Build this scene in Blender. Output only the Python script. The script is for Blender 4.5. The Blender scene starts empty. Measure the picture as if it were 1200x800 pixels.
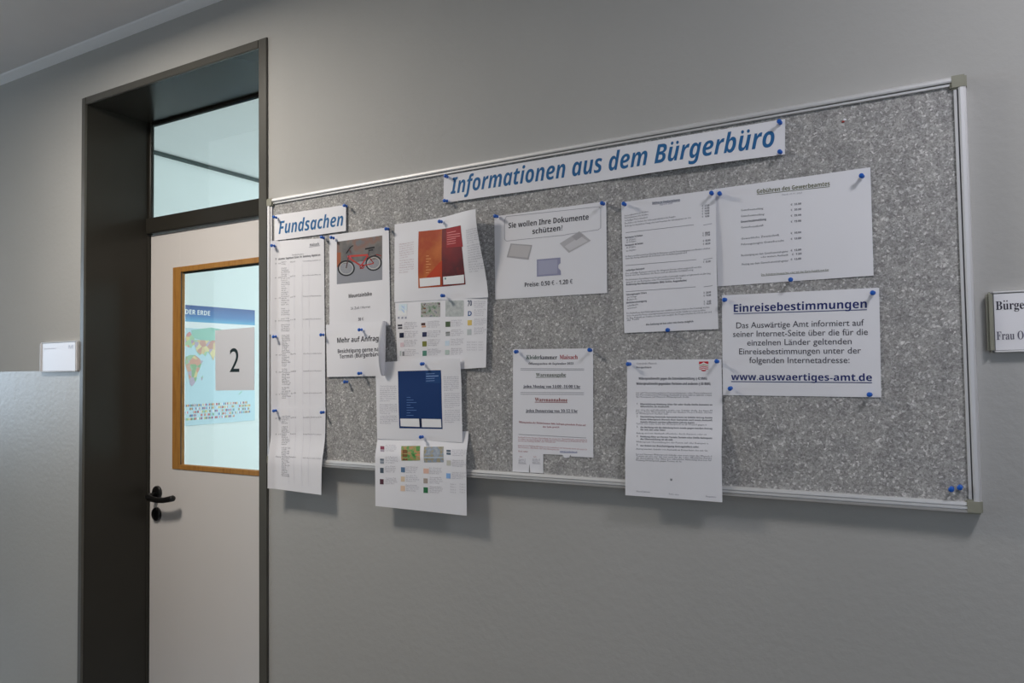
import bpy, bmesh, math, random
import numpy as np
from mathutils import Matrix, Vector
from mathutils.geometry import tessellate_polygon

random.seed(7)
C = bpy.context.scene.collection
SC = bpy.context.scene
EYE = 1.52                      # eye height; z measured from the photo is relative to it

# ------------------------------------------------------------------ camera
YAW, PITCH, ROLL, FPX, DIST = 0.518253606, 0.0384832384, -0.0139670764, 868.170105, 1.57332812
def cam_axes():
    cy, sy, cp, sp = math.cos(YAW), math.sin(YAW), math.cos(PITCH), math.sin(PITCH)
    cr, sr = math.cos(ROLL), math.sin(ROLL)
    f = np.array([-sy*cp, cy*cp, sp]); r0 = np.array([cy, sy, 0.0]); u0 = np.cross(r0, f)
    return cr*r0+sr*u0, -sr*r0+cr*u0, f
RR, UU, FF = cam_axes()
O = np.array([0.0, -DIST, EYE])
cd = bpy.data.cameras.new('camera'); cam = bpy.data.objects.new('camera', cd); C.objects.link(cam)
cd.sensor_width = 36; cd.lens = FPX/1200*36; cd.clip_start = 0.02
cam.matrix_world = Matrix(((RR[0], UU[0], -FF[0], O[0]), (RR[1], UU[1], -FF[1], O[1]),
                           (RR[2], UU[2], -FF[2], O[2]), (0, 0, 0, 1)))
SC.camera = cam
SC.view_settings.view_transform = 'Standard'; SC.view_settings.look = 'None'
SC.view_settings.gamma = 1; SC.view_settings.use_curve_mapping = False
SC.view_settings.exposure = 0.0

# ------------------------------------------------------------------ light
w = bpy.data.worlds.new('daylight'); SC.world = w; w.use_nodes = True
w.node_tree.nodes['Background'].inputs[0].default_value = (0.62, 0.78, 1.0, 1)
w.node_tree.nodes['Background'].inputs[1].default_value = 1.2
def area(name, loc, direction, size, sy, power, col, shape='RECTANGLE', spread=180):
    l = bpy.data.lights.new(name, 'AREA'); l.shape = shape; l.size = size
    if shape in ('RECTANGLE', 'ELLIPSE'): l.size_y = sy
    l.energy = power; l.color = col; l.spread = math.radians(spread)
    o = bpy.data.objects.new(name, l); C.objects.link(o); o.location = loc
    o.rotation_euler = Vector(direction).to_track_quat('-Z', 'Y').to_euler()
    return o
CEIL = EYE+1.218
YC = -3.3                       # the corridor's other side
XL, XR = -8.0, 4.2
WARM = (1.0, 0.92, 0.83); NEUT = (0.95, 0.935, 1.0)
LAMPS = [(-5.2, -.9, 5, WARM), (-2.12, -.84, 24.5, WARM), (0.62, -.74, 13, NEUT), (3.5, -.8, 5, NEUT)]
area('corridor_window_daylight', (XL-0.02, -1.9, EYE+0.35), (1, 0, 0), 2.3, 1.5, 66, (0.66, 0.83, 1.0))
area('side_window_daylight', (1.6, YC-0.02, EYE+0.2), (0, 1, 0), 2.6, 1.5, 5, (0.78, 0.86, 1.0))
area('office_window_daylight', (-1.6, 4.15, EYE+0.2), (0, -1, 0), 2.6, 1.6, 120, (0.88, 0.965, 1.0))

# ------------------------------------------------------------------ helpers
def up(px, y=None, x=None):
    d = FF*FPX+RR*(px[0]-600)-UU*(px[1]-400)
    t = (y-O[1])/d[1] if y is not None else (x-O[0])/d[0]
    return O+d*t
def proj(P):
    d = np.asarray(P)-O; z = d@FF
    return np.stack([600+FPX*(d@RR)/z, 400-FPX*(d@UU)/z], -1)
def link(name, mesh, parent=None):
    o = bpy.data.objects.new(name, mesh); C.objects.link(o)
    if parent: o.parent = parent
    return o
def tag(o, label=None, cat=None, group=None, kind=None):
    if label: o['label'] = label
    if cat: o['category'] = cat
    if group: o['group'] = group
    if kind: o['kind'] = kind
    return o
def empty(name, loc=(0, 0, 0)):
    o = bpy.data.objects.new(name, None); C.objects.link(o); o.location = loc
    o.empty_display_size = 0.05
    return o
def child(name, bm, mat, parent=None, smooth=False, keep=True):
    """link the bmesh as one object; geometry is given in world space, parent at its own location"""
    me = bpy.data.meshes.new(name)
    if parent is not None and keep:
        off = Vector((0, 0, 0)); p = parent
        while p: off += p.location; p = p.parent
        for v in bm.verts: v.co -= off
    bm.normal_update()
    bm.to_mesh(me); bm.free()
    for m in (mat if isinstance(mat, list) else [mat]): me.materials.append(m)
    if smooth:
        for p in me.polygons: p.use_smooth = True
    return link(name, me, parent)
def box(bm, x0, x1, y0, y1, z0, z1, bev=0.0, seg=1):
    r = bmesh.ops.create_cube(bm, size=1)
    vs = r['verts']
    for v in vs:
        v.co = Vector((x0+(v.co.x+.5)*(x1-x0), y0+(v.co.y+.5)*(y1-y0), z0+(v.co.z+.5)*(z1-z0)))
    if bev:
        es = list({e for v in vs for e in v.link_edges})
        bmesh.ops.bevel(bm, geom=es, offset=bev, segments=seg, affect='EDGES')
def lathe(bm, prof, origin, axis, seg=16, caps=True):
    """prof = [(distance along axis, radius)]"""
    a = Vector(axis).normalized(); q = a.to_track_quat('Z', 'Y'); o = Vector(origin)
    rings = []
    for h, r in prof:
        rings.append([bm.verts.new(o+q @ Vector((r*math.cos(2*math.pi*k/seg), r*math.sin(2*math.pi*k/seg), h))) for k in range(seg)])
    for A, B in zip(rings, rings[1:]):
        for k in range(seg): bm.faces.new((A[k], A[(k+1) % seg], B[(k+1) % seg], B[k]))
    if caps:
        bm.faces.new(rings[0][::-1]); bm.faces.new(rings[-1])
def tube(bm, pts, rads, seg=12, flat=1.0):
    pts = [Vector(p) for p in pts]; rings = []
    for i, p in enumerate(pts):
        t = (pts[min(i+1, len(pts)-1)]-pts[max(i-1, 0)]).normalized()
        s = t.cross(Vector((0, 0, 1)));  s = s.normalized() if s.length > 1e-4 else Vector((1, 0, 0))
        n = s.cross(t)
        rings.append([bm.verts.new(p+(s*math.cos(2*math.pi*k/seg)*flat+n*math.sin(2*math.pi*k/seg))*rads[i]) for k in range(seg)])
    for A, B in zip(rings, rings[1:]):
        for k in range(seg): bm.faces.new((A[k], A[(k+1) % seg], B[(k+1) % seg], B[k]))
    bm.faces.new(rings[0][::-1]); bm.faces.new(rings[-1])
def extrude_profile(bm, prof, p0, p1, n_out, n_in):
    """sweep a closed 2-D profile (a along n_in, b along n_out) straight from p0 to p1"""
    A = [bm.verts.new(Vector(p0)+Vector(n_in)*a+Vector(n_out)*b) for a, b in prof]
    B = [bm.verts.new(Vector(p1)+Vector(n_in)*a+Vector(n_out)*b) for a, b in prof]
    n = len(prof)
    for k in range(n): bm.faces.new((A[k], A[(k+1) % n], B[(k+1) % n], B[k]))
    bm.faces.new(A[::-1]); bm.faces.new(B)
    bmesh.ops.recalc_face_normals(bm, faces=bm.faces)

# ------------------------------------------------------------------ materials
def principled(name, col, rough=0.6, metal=0.0, spec=0.5, **kw):
    m = bpy.data.materials.new(name); m.use_nodes = True
    b = m.node_tree.nodes['Principled BSDF']
    b.inputs['Base Color'].default_value = (*col, 1); b.inputs['Roughness'].default_value = rough
    b.inputs['Metallic'].default_value = metal; b.inputs['Specular IOR Level'].default_value = spec
    for k, v in kw.items(): b.inputs[k].default_value = v
    return m
def nodes(m): return m.node_tree.nodes, m.node_tree.links, m.node_tree.nodes['Principled BSDF']
def coord(N, L, scale=(1, 1, 1)):
    g = N.new('ShaderNodeNewGeometry'); mp = N.new('ShaderNodeMapping'); mp.inputs['Scale'].default_value = scale
    L.new(g.outputs['Position'], mp.inputs['Vector']); return mp.outputs['Vector']
def noise(N, L, vec, scale, detail=3, rough=0.5):
    n = N.new('ShaderNodeTexNoise'); n.inputs['Scale'].default_value = scale
    n.inputs['Detail'].default_value = detail; n.inputs['Roughness'].default_value = rough
    L.new(vec, n.inputs['Vector']); return n.outputs['Fac']
def ramp(N, L, fac, stops, interp='LINEAR'):
    r = N.new('ShaderNodeValToRGB'); r.color_ramp.interpolation = interp; cr = r.color_ramp
    while len(cr.elements) < len(stops): cr.elements.new(0.5)
    for e, (p, c) in zip(cr.elements, stops): e.position = p; e.color = (*c, 1) if len(c) == 3 else (c[0],)*3+(1,)
    L.new(fac, r.inputs['Fac']); return r.outputs['Color']
def bump(N, L, b, height, strength, dist):
    n = N.new('ShaderNodeBump'); n.inputs['Strength'].default_value = strength; n.inputs['Distance'].default_value = dist
    L.new(height, n.inputs['Height']); L.new(n.outputs['Normal'], b.inputs['Normal'])
def srgb(h):
    h = h.lstrip('#'); v = [int(h[i:i+2], 16)/255 for i in (0, 2, 4)]
    return tuple(x/12.92 if x <= .04045 else ((x+.055)/1.055)**2.4 for x in v)

def wall_paint():
    m = principled('grey_wall_paint', (0.44, 0.435, 0.415), 0.75)
    N, L, b = nodes(m)
    v = coord(N, L)
    big = noise(N, L, v, 1.4, 2)
    L.new(ramp(N, L, big, [(0.35, (0.425, 0.42, 0.40)), (0.7, (0.46, 0.452, 0.43))]), b.inputs['Base Color'])
    # dado: satin latex paint up to eye height, matt paint above
    g = N.new('ShaderNodeNewGeometry'); s = N.new('ShaderNodeSeparateXYZ'); L.new(g.outputs['Position'], s.inputs[0])
    lt = N.new('ShaderNodeMath'); lt.operation = 'LESS_THAN'; L.new(s.outputs['Z'], lt.inputs[0]); lt.inputs[1].default_value = EYE+0.0215
    mr = N.new('ShaderNodeMapRange'); L.new(lt.outputs[0], mr.inputs['Value'])
    mr.inputs['To Min'].default_value = 0.85; mr.inputs['To Max'].default_value = 0.36; L.new(mr.outputs[0], b.inputs['Roughness'])
    mr2 = N.new('ShaderNodeMapRange'); L.new(lt.outputs[0], mr2.inputs['Value'])
    mr2.inputs['To Min'].default_value = 0.2; mr2.inputs['To Max'].default_value = 0.55; L.new(mr2.outputs[0], b.inputs['Specular IOR Level'])
    n1 = noise(N, L, v, 55, 3, 0.55)
    n2 = noise(N, L, coord(N, L, (1, 1, 0.25)), 14, 2)
    ad = N.new('ShaderNodeMath'); ad.operation = 'ADD'; L.new(n1, ad.inputs[0]); L.new(n2, ad.inputs[1])
    bump(N, L, b, ad.outputs[0], 0.2, 0.004)
    return m
M = {}
M['wall'] = wall_paint()
def plain_noise(name, c1, c2, scale, rough, bstr=0.1, bd=0.002, spec=0.5):
    m = principled(name, c1, rough, spec=spec); N, L, b = nodes(m); v = coord(N, L)
    f = noise(N, L, v, scale, 4)
    L.new(ramp(N, L, f, [(0.3, c1), (0.7, c2)]), b.inputs['Base Color'])
    if bstr: bump(N, L, b, noise(N, L, v, scale*6, 2), bstr, bd)
    return m
M['ceiling'] = plain_noise('ceiling_white_paint', (0.80, 0.80, 0.81), (0.83, 0.83, 0.84), 6, 0.9)
M['coving'] = plain_noise('white_coving_paint', (0.84, 0.85, 0.86), (0.86, 0.87, 0.88), 9, 0.8)
M['floor'] = plain_noise('grey_linoleum', (0.15, 0.125, 0.10), (0.19, 0.16, 0.13), 25, 0.35, 0.03)
M['opp'] = plain_noise('pale_plaster', (0.44, 0.42, 0.38), (0.47, 0.45, 0.41), 5, 0.85)
M['office_wall'] = plain_noise('office_white_paint', (0.78, 0.82, 0.81), (0.80, 0.84, 0.83), 3, 0.9)
M['office_ceiling'] = plain_noise('office_ceiling_paint', (0.80, 0.82, 0.82), (0.82, 0.84, 0.84), 4, 0.9)
M['steel'] = plain_noise('umber_grey_steel_paint', srgb('#33312c'), srgb('#35332e'), 3, 0.24, 0.03, 0.001, 0.15)
M['steel_edge'] = plain_noise('satin_frame_paint', srgb('#4d4b45'), srgb('#55534c'), 6, 0.3, 0.03)
M['gasket'] = principled('dark_green_gasket', (0.03, 0.05, 0.047), 0.5)
M['leaf'] = plain_noise('light_door_laminate', (0.76, 0.725, 0.695), (0.78, 0.745, 0.715), 2.5, 0.42, 0.04, 0.001)
def wood():
    m = principled('oiled_oak', srgb('#a8763a'), 0.5); N, L, b = nodes(m)
    f = noise(N, L, coord(N, L, (30, 30, 2.5)), 4, 5, 0.6)
    L.new(ramp(N, L, f, [(0.3, srgb('#9c6a30')), (0.55, srgb('#b5823f')), (0.75, srgb('#a06f38'))]), b.inputs['Base Color'])
    bump(N, L, b, f, 0.1, 0.001); return m
M['wood'] = wood()
def glass():
    m = bpy.data.materials.new('greenish_float_glass'); m.use_nodes = True
    N, L, b = nodes(m); b.inputs['Base Color'].default_value = (0.90, 0.985, 0.975, 1)
    b.inputs['Transmission Weight'].default_value = 1; b.inputs['Roughness'].default_value = 0.0; b.inputs['IOR'].default_value = 1.45
    return m
M['glass'] = glass()
M['black'] = principled('black_nylon', (0.008, 0.008, 0.008), 0.3)
M['lockcore'] = principled('brass_lock_core', (0.25, 0.18, 0.08), 0.4, 0.8)
def brushed(name, c, rough, axis):
    m = principled(name, c, rough, 0.6); N, L, b = nodes(m)
    sc = {'x': (2, 200, 200), 'z': (200, 200, 2)}[axis]
    f = noise(N, L, coord(N, L, sc), 3, 3)
    mr = N.new('ShaderNodeMapRange'); L.new(f, mr.inputs['Value']); mr.inputs['To Min'].default_value = rough-.08; mr.inputs['To Max'].default_value = rough+.1
    L.new(mr.outputs[0], b.inputs['Roughness']); return m
M['alu_x'] = brushed('anodised_aluminium', (0.72, 0.715, 0.71), 0.55, 'x')
M['alu_z'] = brushed('anodised_aluminium_upright', (0.72, 0.715, 0.72), 0.55, 'z')
M['groove'] = principled('groove_shade_and_plate', (0.17, 0.17, 0.17), 0.7)  # shade colour for the frame grooves, also the grey of the sign back plates
M['cap'] = plain_noise('grey_green_plastic', srgb('#8b8a7b'), srgb('#939282'), 20, 0.5)
def felt():
    m = principled('grey_flecked_board', (0.4, 0.4, 0.4), 0.9, spec=0.2); N, L, b = nodes(m); v = coord(N, L)
    dist = N.new('ShaderNodeTexNoise'); dist.inputs['Scale'].default_value = 90; L.new(v, dist.inputs['Vector'])
    mix = N.new('ShaderNodeMixRGB'); mix.inputs[0].default_value = 0.012; L.new(v, mix.inputs[1]); L.new(dist.outputs['Color'], mix.inputs[2])
    v1 = N.new('ShaderNodeTexVoronoi'); v1.inputs['Scale'].default_value = 270; L.new(mix.outputs[0], v1.inputs['Vector'])
    s = N.new('ShaderNodeSeparateColor'); L.new(v1.outputs['Color'], s.inputs[0])
    c1 = ramp(N, L, s.outputs[0], [(0.0, (0.27, 0.26, 0.26)), (0.3, (0.345, 0.34, 0.33)), (0.65, (0.40, 0.392, 0.385)), (0.88, (0.46, 0.455, 0.445)), (1.0, (0.68, 0.67, 0.66))])
    n2 = noise(N, L, v, 420, 2)
    c2 = ramp(N, L, n2, [(0.35, (0.78, 0.78, 0.78)), (0.65, (1.15, 1.15, 1.15))])
    mu = N.new('ShaderNodeMixRGB'); mu.blend_type = 'MULTIPLY'; mu.inputs[0].default_value = 1; L.new(c1, mu.inputs[1]); L.new(c2, mu.inputs[2])
    n3 = noise(N, L, v, 28, 3)
    c3 = ramp(N, L, n3, [(0.35, (0.90, 0.90, 0.90)), (0.65, (1.08, 1.075, 1.06))])
    mu2 = N.new('ShaderNodeMixRGB'); mu2.blend_type = 'MULTIPLY'; mu2.inputs[0].default_value = 1; L.new(mu.outputs[0], mu2.inputs[1]); L.new(c3, mu2.inputs[2])
    L.new(mu2.outputs[0], b.inputs['Base Color'])
    bump(N, L, b, s.outputs[0], 0.3, 0.0006); return m
M['felt'] = felt()
def paper_mat():
    m = principled('white_copy_paper', (0.82, 0.815, 0.84), 0.7, spec=0.25); N, L, b = nodes(m); v = coord(N, L)
    bump(N, L, b, noise(N, L, v, 9, 3), 0.22, 0.006); return m
M['paper'] = paper_mat()
M['gloss_card'] = principled('glossy_cover_card', (0.82, 0.82, 0.88), 0.3, spec=0.5)
M['sheet2'] = principled('backlit_tint_sheet', (0.80, 0.82, 0.87), 0.6)  # cool tint stands in for bluish office daylight coming through the sheet
M['pin'] = principled('blue_pin_plastic', (0.010, 0.11, 0.50), 0.3)
M['needle'] = principled('steel_needle', (0.6, 0.6, 0.6), 0.3, 1.0)
M['lamp'] = bpy.data.materials.new('lamp_diffuser'); M['lamp'].use_nodes = True
nl, ll, bl = nodes(M['lamp']); bl.inputs['Emission Color'].default_value = (1, .9, .8, 1); bl.inputs['Emission Strength'].default_value = 2.5
INK = {}
def ink(h, f=1.3):
    if (h, f) not in INK: INK[h, f] = principled('print_'+h.strip('#'), tuple(min(.86, c*f) for c in srgb(h)), 0.6, spec=0.2)
    return INK[h, f]

# ------------------------------------------------------------------ the setting
def struct(name, bm, mat): return tag(child(name, bm, mat), kind='structure')
DX0, DX1 = -2.713, -1.742       # outer edges of the steel door frame
FZ = EYE+1.027                  # its top
IX0, IX1, IZ = -2.689, -1.778, EYE+1.000   # the clear opening
DY = 0.256                      # front of the door leaf
bm = bmesh.new(); HX0, HX1, HZ = DX0+.012, DX1-.012, FZ-.012
box(bm, XL, HX0, 0, .27, 0, CEIL); box(bm, HX1, XR, 0, .27, 0, CEIL); box(bm, HX0, HX1, 0, .27, HZ, CEIL)
struct('wall_back', bm, M['wall'])
bm = bmesh.new(); box(bm, XL-.2, XR+.2, YC-.2, 0, -.1, 0); struct('floor', bm, M['floor'])
bm = bmesh.new(); box(bm, XL-.2, XR+.2, YC-.2, .3, CEIL, CEIL+.1); struct('ceiling', bm, M['ceiling'])
bm = bmesh.new()
extrude_profile(bm, [(0, 0), (0.034, 0), (0.030, -0.004), (0.0, -0.021)], (XL, -.0005, CEIL), (XR, -.0005, CEIL), (0, 0, 1), (0, -1, 0))
struct('trim_1', bm, M['coving'])
def wall_hole(name, axis, at, a0, a1, h0, h1, ha0, ha1, mat, th=.18, sgn=-1):
    bm = bmesh.new(); p, q = sorted((at, at+sgn*th))
    for (u0, u1, z0, z1) in ((a0, ha0, 0, CEIL), (ha1, a1, 0, CEIL), (ha0, ha1, 0, h0), (ha0, ha1, h1, CEIL)):
        if axis == 'x': box(bm, p, q, u0, u1, z0, z1)
        else: box(bm, u0, u1, p, q, z0, z1)
    return struct(name, bm, mat)
wall_hole('wall_left', 'x', XL, YC, 0, EYE-.4, EYE+1.1, -3.05, -.75, M['opp'])
wall_hole('wall_front', 'y', YC, XL, XR, EYE-.55, EYE+.95, .3, 2.9, M['opp'])
bm = bmesh.new(); box(bm, XR, XR+.15, YC, 0, 0, CEIL); struct('wall_right', bm, M['opp'])
def window(name, axis, at, a0, a1, z0, z1):
    bm = bmesh.new()
    def bb(u0, u1, zz0, zz1, t=.03):
        if axis == 'x': box(bm, at-t, at+t, u0, u1, zz0, zz1)
        else: box(bm, u0, u1, at-t, at+t, zz0, zz1)
    mid = (a0+a1)/2
    bb(a0, a0+.05, z0, z1); bb(a1-.05, a1, z0, z1); bb(a0+.05, a1-.05, z0, z0+.05); bb(a0+.05, a1-.05, z1-.05, z1); bb(mid-.03, mid+.03, z0+.05, z1-.05)
    o = struct(name, bm, M['coving'])
    return o
window('window_1', 'x', XL-.12, -3.05, -.75, EYE-.4, EYE+1.1)
window('window_2', 'y', YC-.12, .3, 2.9, EYE-.55, EYE+.95)
# office behind the door
OX, OX1, OY1, OC = -3.6, 0.6, 4.3, EYE+1.2
bm = bmesh.new(); box(bm, OX-.1, OX, .27, OY1, 0, OC); o = struct('wall_office_left', bm, M['office_wall'])
bm = bmesh.new(); box(bm, OX1, OX1+.1, .27, OY1, 0, OC); struct('wall_office_right', bm, M['office_wall'])
bm = bmesh.new()
for (u0, u1, z0, z1) in ((OX, -2.9, 0, OC), (-.3, OX1, 0, OC), (-2.9, -.3, 0, EYE-.6), (-2.9, -.3, EYE+1.0, OC)): box(bm, u0, u1, OY1, OY1+.12, z0, z1)
struct('wall_office_far', bm, M['office_wall'])
window('window_3', 'y', OY1+.06, -2.9, -.3, EYE-.6, EYE+1.0)
bm = bmesh.new(); box(bm, OX-.1, OX1+.1, .27, OY1+.1, OC, OC+.1); struct('ceiling_office', bm, M['office_ceiling'])
bm = bmesh.new(); box(bm, OX-.1, OX1+.1, .27, OY1+.1, -.1, 0); struct('floor_office', bm, M['floor'])
bm = bmesh.new(); box(bm, OX, OX+.018, .27, OY1, OC-.020, OC-.002); struct('trim_2', bm, M['gasket'])

# door -------------------------------------------------------------
door = tag(empty('door_1', ((DX0+DX1)/2, 0, 0)), kind='structure')
bm = bmesh.new()
P_ = .006                        # the steel frame stands proud of the plaster
box(bm, DX0, IX0, -P_, .004, 0, FZ, .002, 2); box(bm, IX1, DX1, -P_, .004, 0, FZ, .002, 2); box(bm, IX0, IX1, -P_, .004, IZ, FZ, .002, 2)
child('frame_face', bm, M['steel_edge'], door)
bm = bmesh.new()
box(bm, IX0-.012, IX0, .001, .268, 0, IZ+.012); box(bm, IX1, IX1+.012, .001, .268, 0, IZ+.012); box(bm, IX0, IX1, .001, .268, IZ, IZ+.012)
child('frame_reveal', bm, M['steel'], door)
bm = bmesh.new()                 # rebate strips beside the leaf and around the fanlight
box(bm, IX0, IX0+.003, DY-.012, .268, 0, EYE+.55, .001); box(bm, IX1-.012, IX1, DY-.0, .268, 0, EYE+.55, .001)
box(bm, IX0, IX0+.013, DY-.010, DY+.003, EYE+.617, IZ, .002); box(bm, IX1-.02, IX1, DY-.010, DY+.003, EYE+.617, IZ, .002)
box(bm, IX0+.013, IX1-.02, DY-.004, DY+.003, IZ-.010, IZ, .002)
child('frame_stop', bm, M['steel'], door)
bm = bmesh.new(); box(bm, IX0, IX1, DY-.020, .27, EYE+.556, EYE+.617, .0025, 2); child('transom_bar', bm, M['steel'], door)
bm = bmesh.new()
box(bm, IX0+.012, IX0+.0155, DY+.0022, DY+.0045, EYE+.617, IZ-.010); box(bm, IX0+.016, IX1-.02, DY+.0022, DY+.0045, IZ-.0135, IZ-.0095)
child('gasket', bm, M['gasket'], door)
bm = bmesh.new(); box(bm, IX0+.010, IX1-.016, DY+.0045, DY+.0095, EYE+.612, IZ-.007); child('fanlight_pane', bm, M['glass'], door)
# leaf with its vision opening
LX0, LX1, LZ1 = IX0+.005, IX1-.004, EYE+.553
VX0, VX1, VZ0, VZ1 = -2.498, -1.955, EYE-.341, EYE+.393
bm = bmesh.new(); t0, t1 = DY, DY+.026
box(bm, LX0, VX0-.006, t0, t1, .008, LZ1, .0015); box(bm, VX1+.006, LX1, t0, t1, .008, LZ1, .0015)
box(bm, VX0-.007, VX1+.007, t0, t1, .008, VZ0-.006, 0); box(bm, VX0-.007, VX1+.007, t0, t1, VZ1+.006, LZ1, 0)
leaf = child('door_leaf', bm, M['leaf'], door)
bm = bmesh.new(); fw, ft = .022, .003
box(bm, VX0-.047, VX0, t0-ft, t0+.017, VZ0-.018, VZ1+.020, .001); box(bm, VX1, VX1+.039, t0-ft, t0+.017, VZ0-.018, VZ1+.020, .001)
box(bm, VX0, VX1, t0-ft, t0+.017, VZ1, VZ1+.020, .001); box(bm, VX0, VX1, t0-ft, t0+.017, VZ0-.018, VZ0, .001)
child('window_frame', bm, M['wood'], leaf)
bm = bmesh.new()
box(bm, VX0, VX0+.0012, t0-.001, t0+.0015, VZ0, VZ1); box(bm, VX0, VX1, t0+.010, t0+.0175, VZ1-.006, VZ1)
child('gasket', bm, M['gasket'], leaf)
GY = t0+.018
bm = bmesh.new(); box(bm, VX0-.004, VX1+.004, GY, GY+.005, VZ0-.004, VZ1+.004); child('window_pane', bm, M['glass'], leaf)
HZh = EYE-.455; HX = -2.634
bm = bmesh.new(); lathe(bm, [(0, .026), (.006, .026), (.009, .024), (.009, .010)], (HX, t0, HZh), (0, -1, 0), 24); child('handle_rosette', bm, M['black'], leaf, True)
bm = bmesh.new()
tube(bm, [(HX, t0-.008, HZh-.006), (HX, t0-.032, HZh-.007), (HX+.004, t0-.044, HZh-.010), (HX+.020, t0-.048, HZh-.014), (HX+.06, t0-.047, HZh-.018), (HX+.10, t0-.046, HZh-.016), (HX+.140, t0-.044, HZh-.008), (HX+.152, t0-.044, HZh-.005), (HX+.156, t0-.044, HZh-.004)],
     [.010, .010, .0115, .0115, .0105, .0105, .0115, .0115, .008], 14)
child('door_handle', bm, M['black'], leaf, True)
bm = bmesh.new(); lathe(bm, [(0, .026), (.006, .026), (.010, .023), (.010, .010)], (HX-.003, t0, HZh-.083), (0, -1, 0), 24); child('lock_rosette', bm, M['black'], leaf, True)
bm = bmesh.new(); box(bm, HX-.008, HX+.002, t0-.0135, t0-.009, HZh-.098, HZh-.074, .002, 2); child('lock_cylinder', bm, M['black'], leaf)

# ceiling lamps of the corridor (above the frame), each with its own light
for i, (lx, LY, pw, colr) in enumerate(LAMPS):
    lp = tag(empty('ceiling_light', (lx, LY, CEIL)), kind='structure')
    bm = bmesh.new(); lathe(bm, [(0, .19), (.05, .19), (.055, .175)], (lx, LY, CEIL), (0, 0, -1), 32); child('lamp_housing', bm, M['coving'], lp)
    bm = bmesh.new(); lathe(bm, [(.0555, .17), (.062, .165)], (lx, LY, CEIL), (0, 0, -1), 32); child('lamp_diffuser', bm, M['lamp'], lp)
    area('corridor_lamp_light', (lx, LY, CEIL-.07), (0, 0, -1), .3, .3, pw, colr, 'DISK')

# ------------------------------------------------------------------ text
def maps(s, style):
    """bold sans / bold italic sans / bold serif letters, umlauts built from base letter and two dots"""
    base = {'b': (0x1D5D4, 0x1D5EE, 0x1D7EC), 'i': (0x1D63C, 0x1D656, 0x1D7EC), 's': (0x1D400, 0x1D41A, 0x1D7CE)}.get(style)
    out, dots = '', []
    for ch in s:
        if base and ch in 'äöüÄÖÜ':
            dots.append(len(out)); ch = {'ä': 'a', 'ö': 'o', 'ü': 'u', 'Ä': 'A', 'Ö': 'O', 'Ü': 'U'}[ch]
        if base and ch.isascii():
            if 'A' <= ch <= 'Z': ch = chr(base[0]+ord(ch)-65)
            elif 'a' <= ch <= 'z': ch = chr(base[1]+ord(ch)-97)
            elif '0' <= ch <= '9': ch = chr(base[2]+ord(ch)-48)
        out += ch
    return out, dots
def raw_text(s, res):
    c = bpy.data.curves.new('t', 'FONT'); c.body = s; c.resolution_u = res
    o = bpy.data.objects.new('t', c); m = bpy.data.meshes.new_from_object(o)
    V = np.array([v.co[:2] for v in m.vertices]) if len(m.vertices) else np.zeros((0, 2))
    F = [tuple(p.vertices) for p in m.polygons]
    bpy.data.objects.remove(o); bpy.data.curves.remove(c); bpy.data.meshes.remove(m)
    return V, F
TC = {}
def text_geo(s, style='n', res=2):
    k = (s, style, res)
    if k in TC: return TC[k]
    t, dots = maps(s, style)
    V, F = raw_text(t, res); V = V.copy()
    for d in dots:
        A, _ = raw_text(t[:d+1], 1); B, _ = raw_text(t[:d], 1) if d else (np.zeros((0, 2)), 0)
        a1 = A[:, 0].max(); a0 = B[:, 0].max() if len(B) else A[:, 0].min()
        top = .70 if t[d] in maps('AOU', style)[0] else .58
        cx = (a0+a1)/2+(.07 if style == 'i' else .02)
        for sx in (-.125, .125):
            n = len(V); r = .066
            pts = [(cx+sx+r*math.cos(q), top+r+.03+r*math.sin(q)) for q in np.arange(8)*math.pi/4]
            V = np.vstack([V, pts]); F = F+[tuple(range(n, n+8))]
    if len(V): V[:, 0] -= V[:, 0].min()
    TC[k] = (V, F); return V, F

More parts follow.
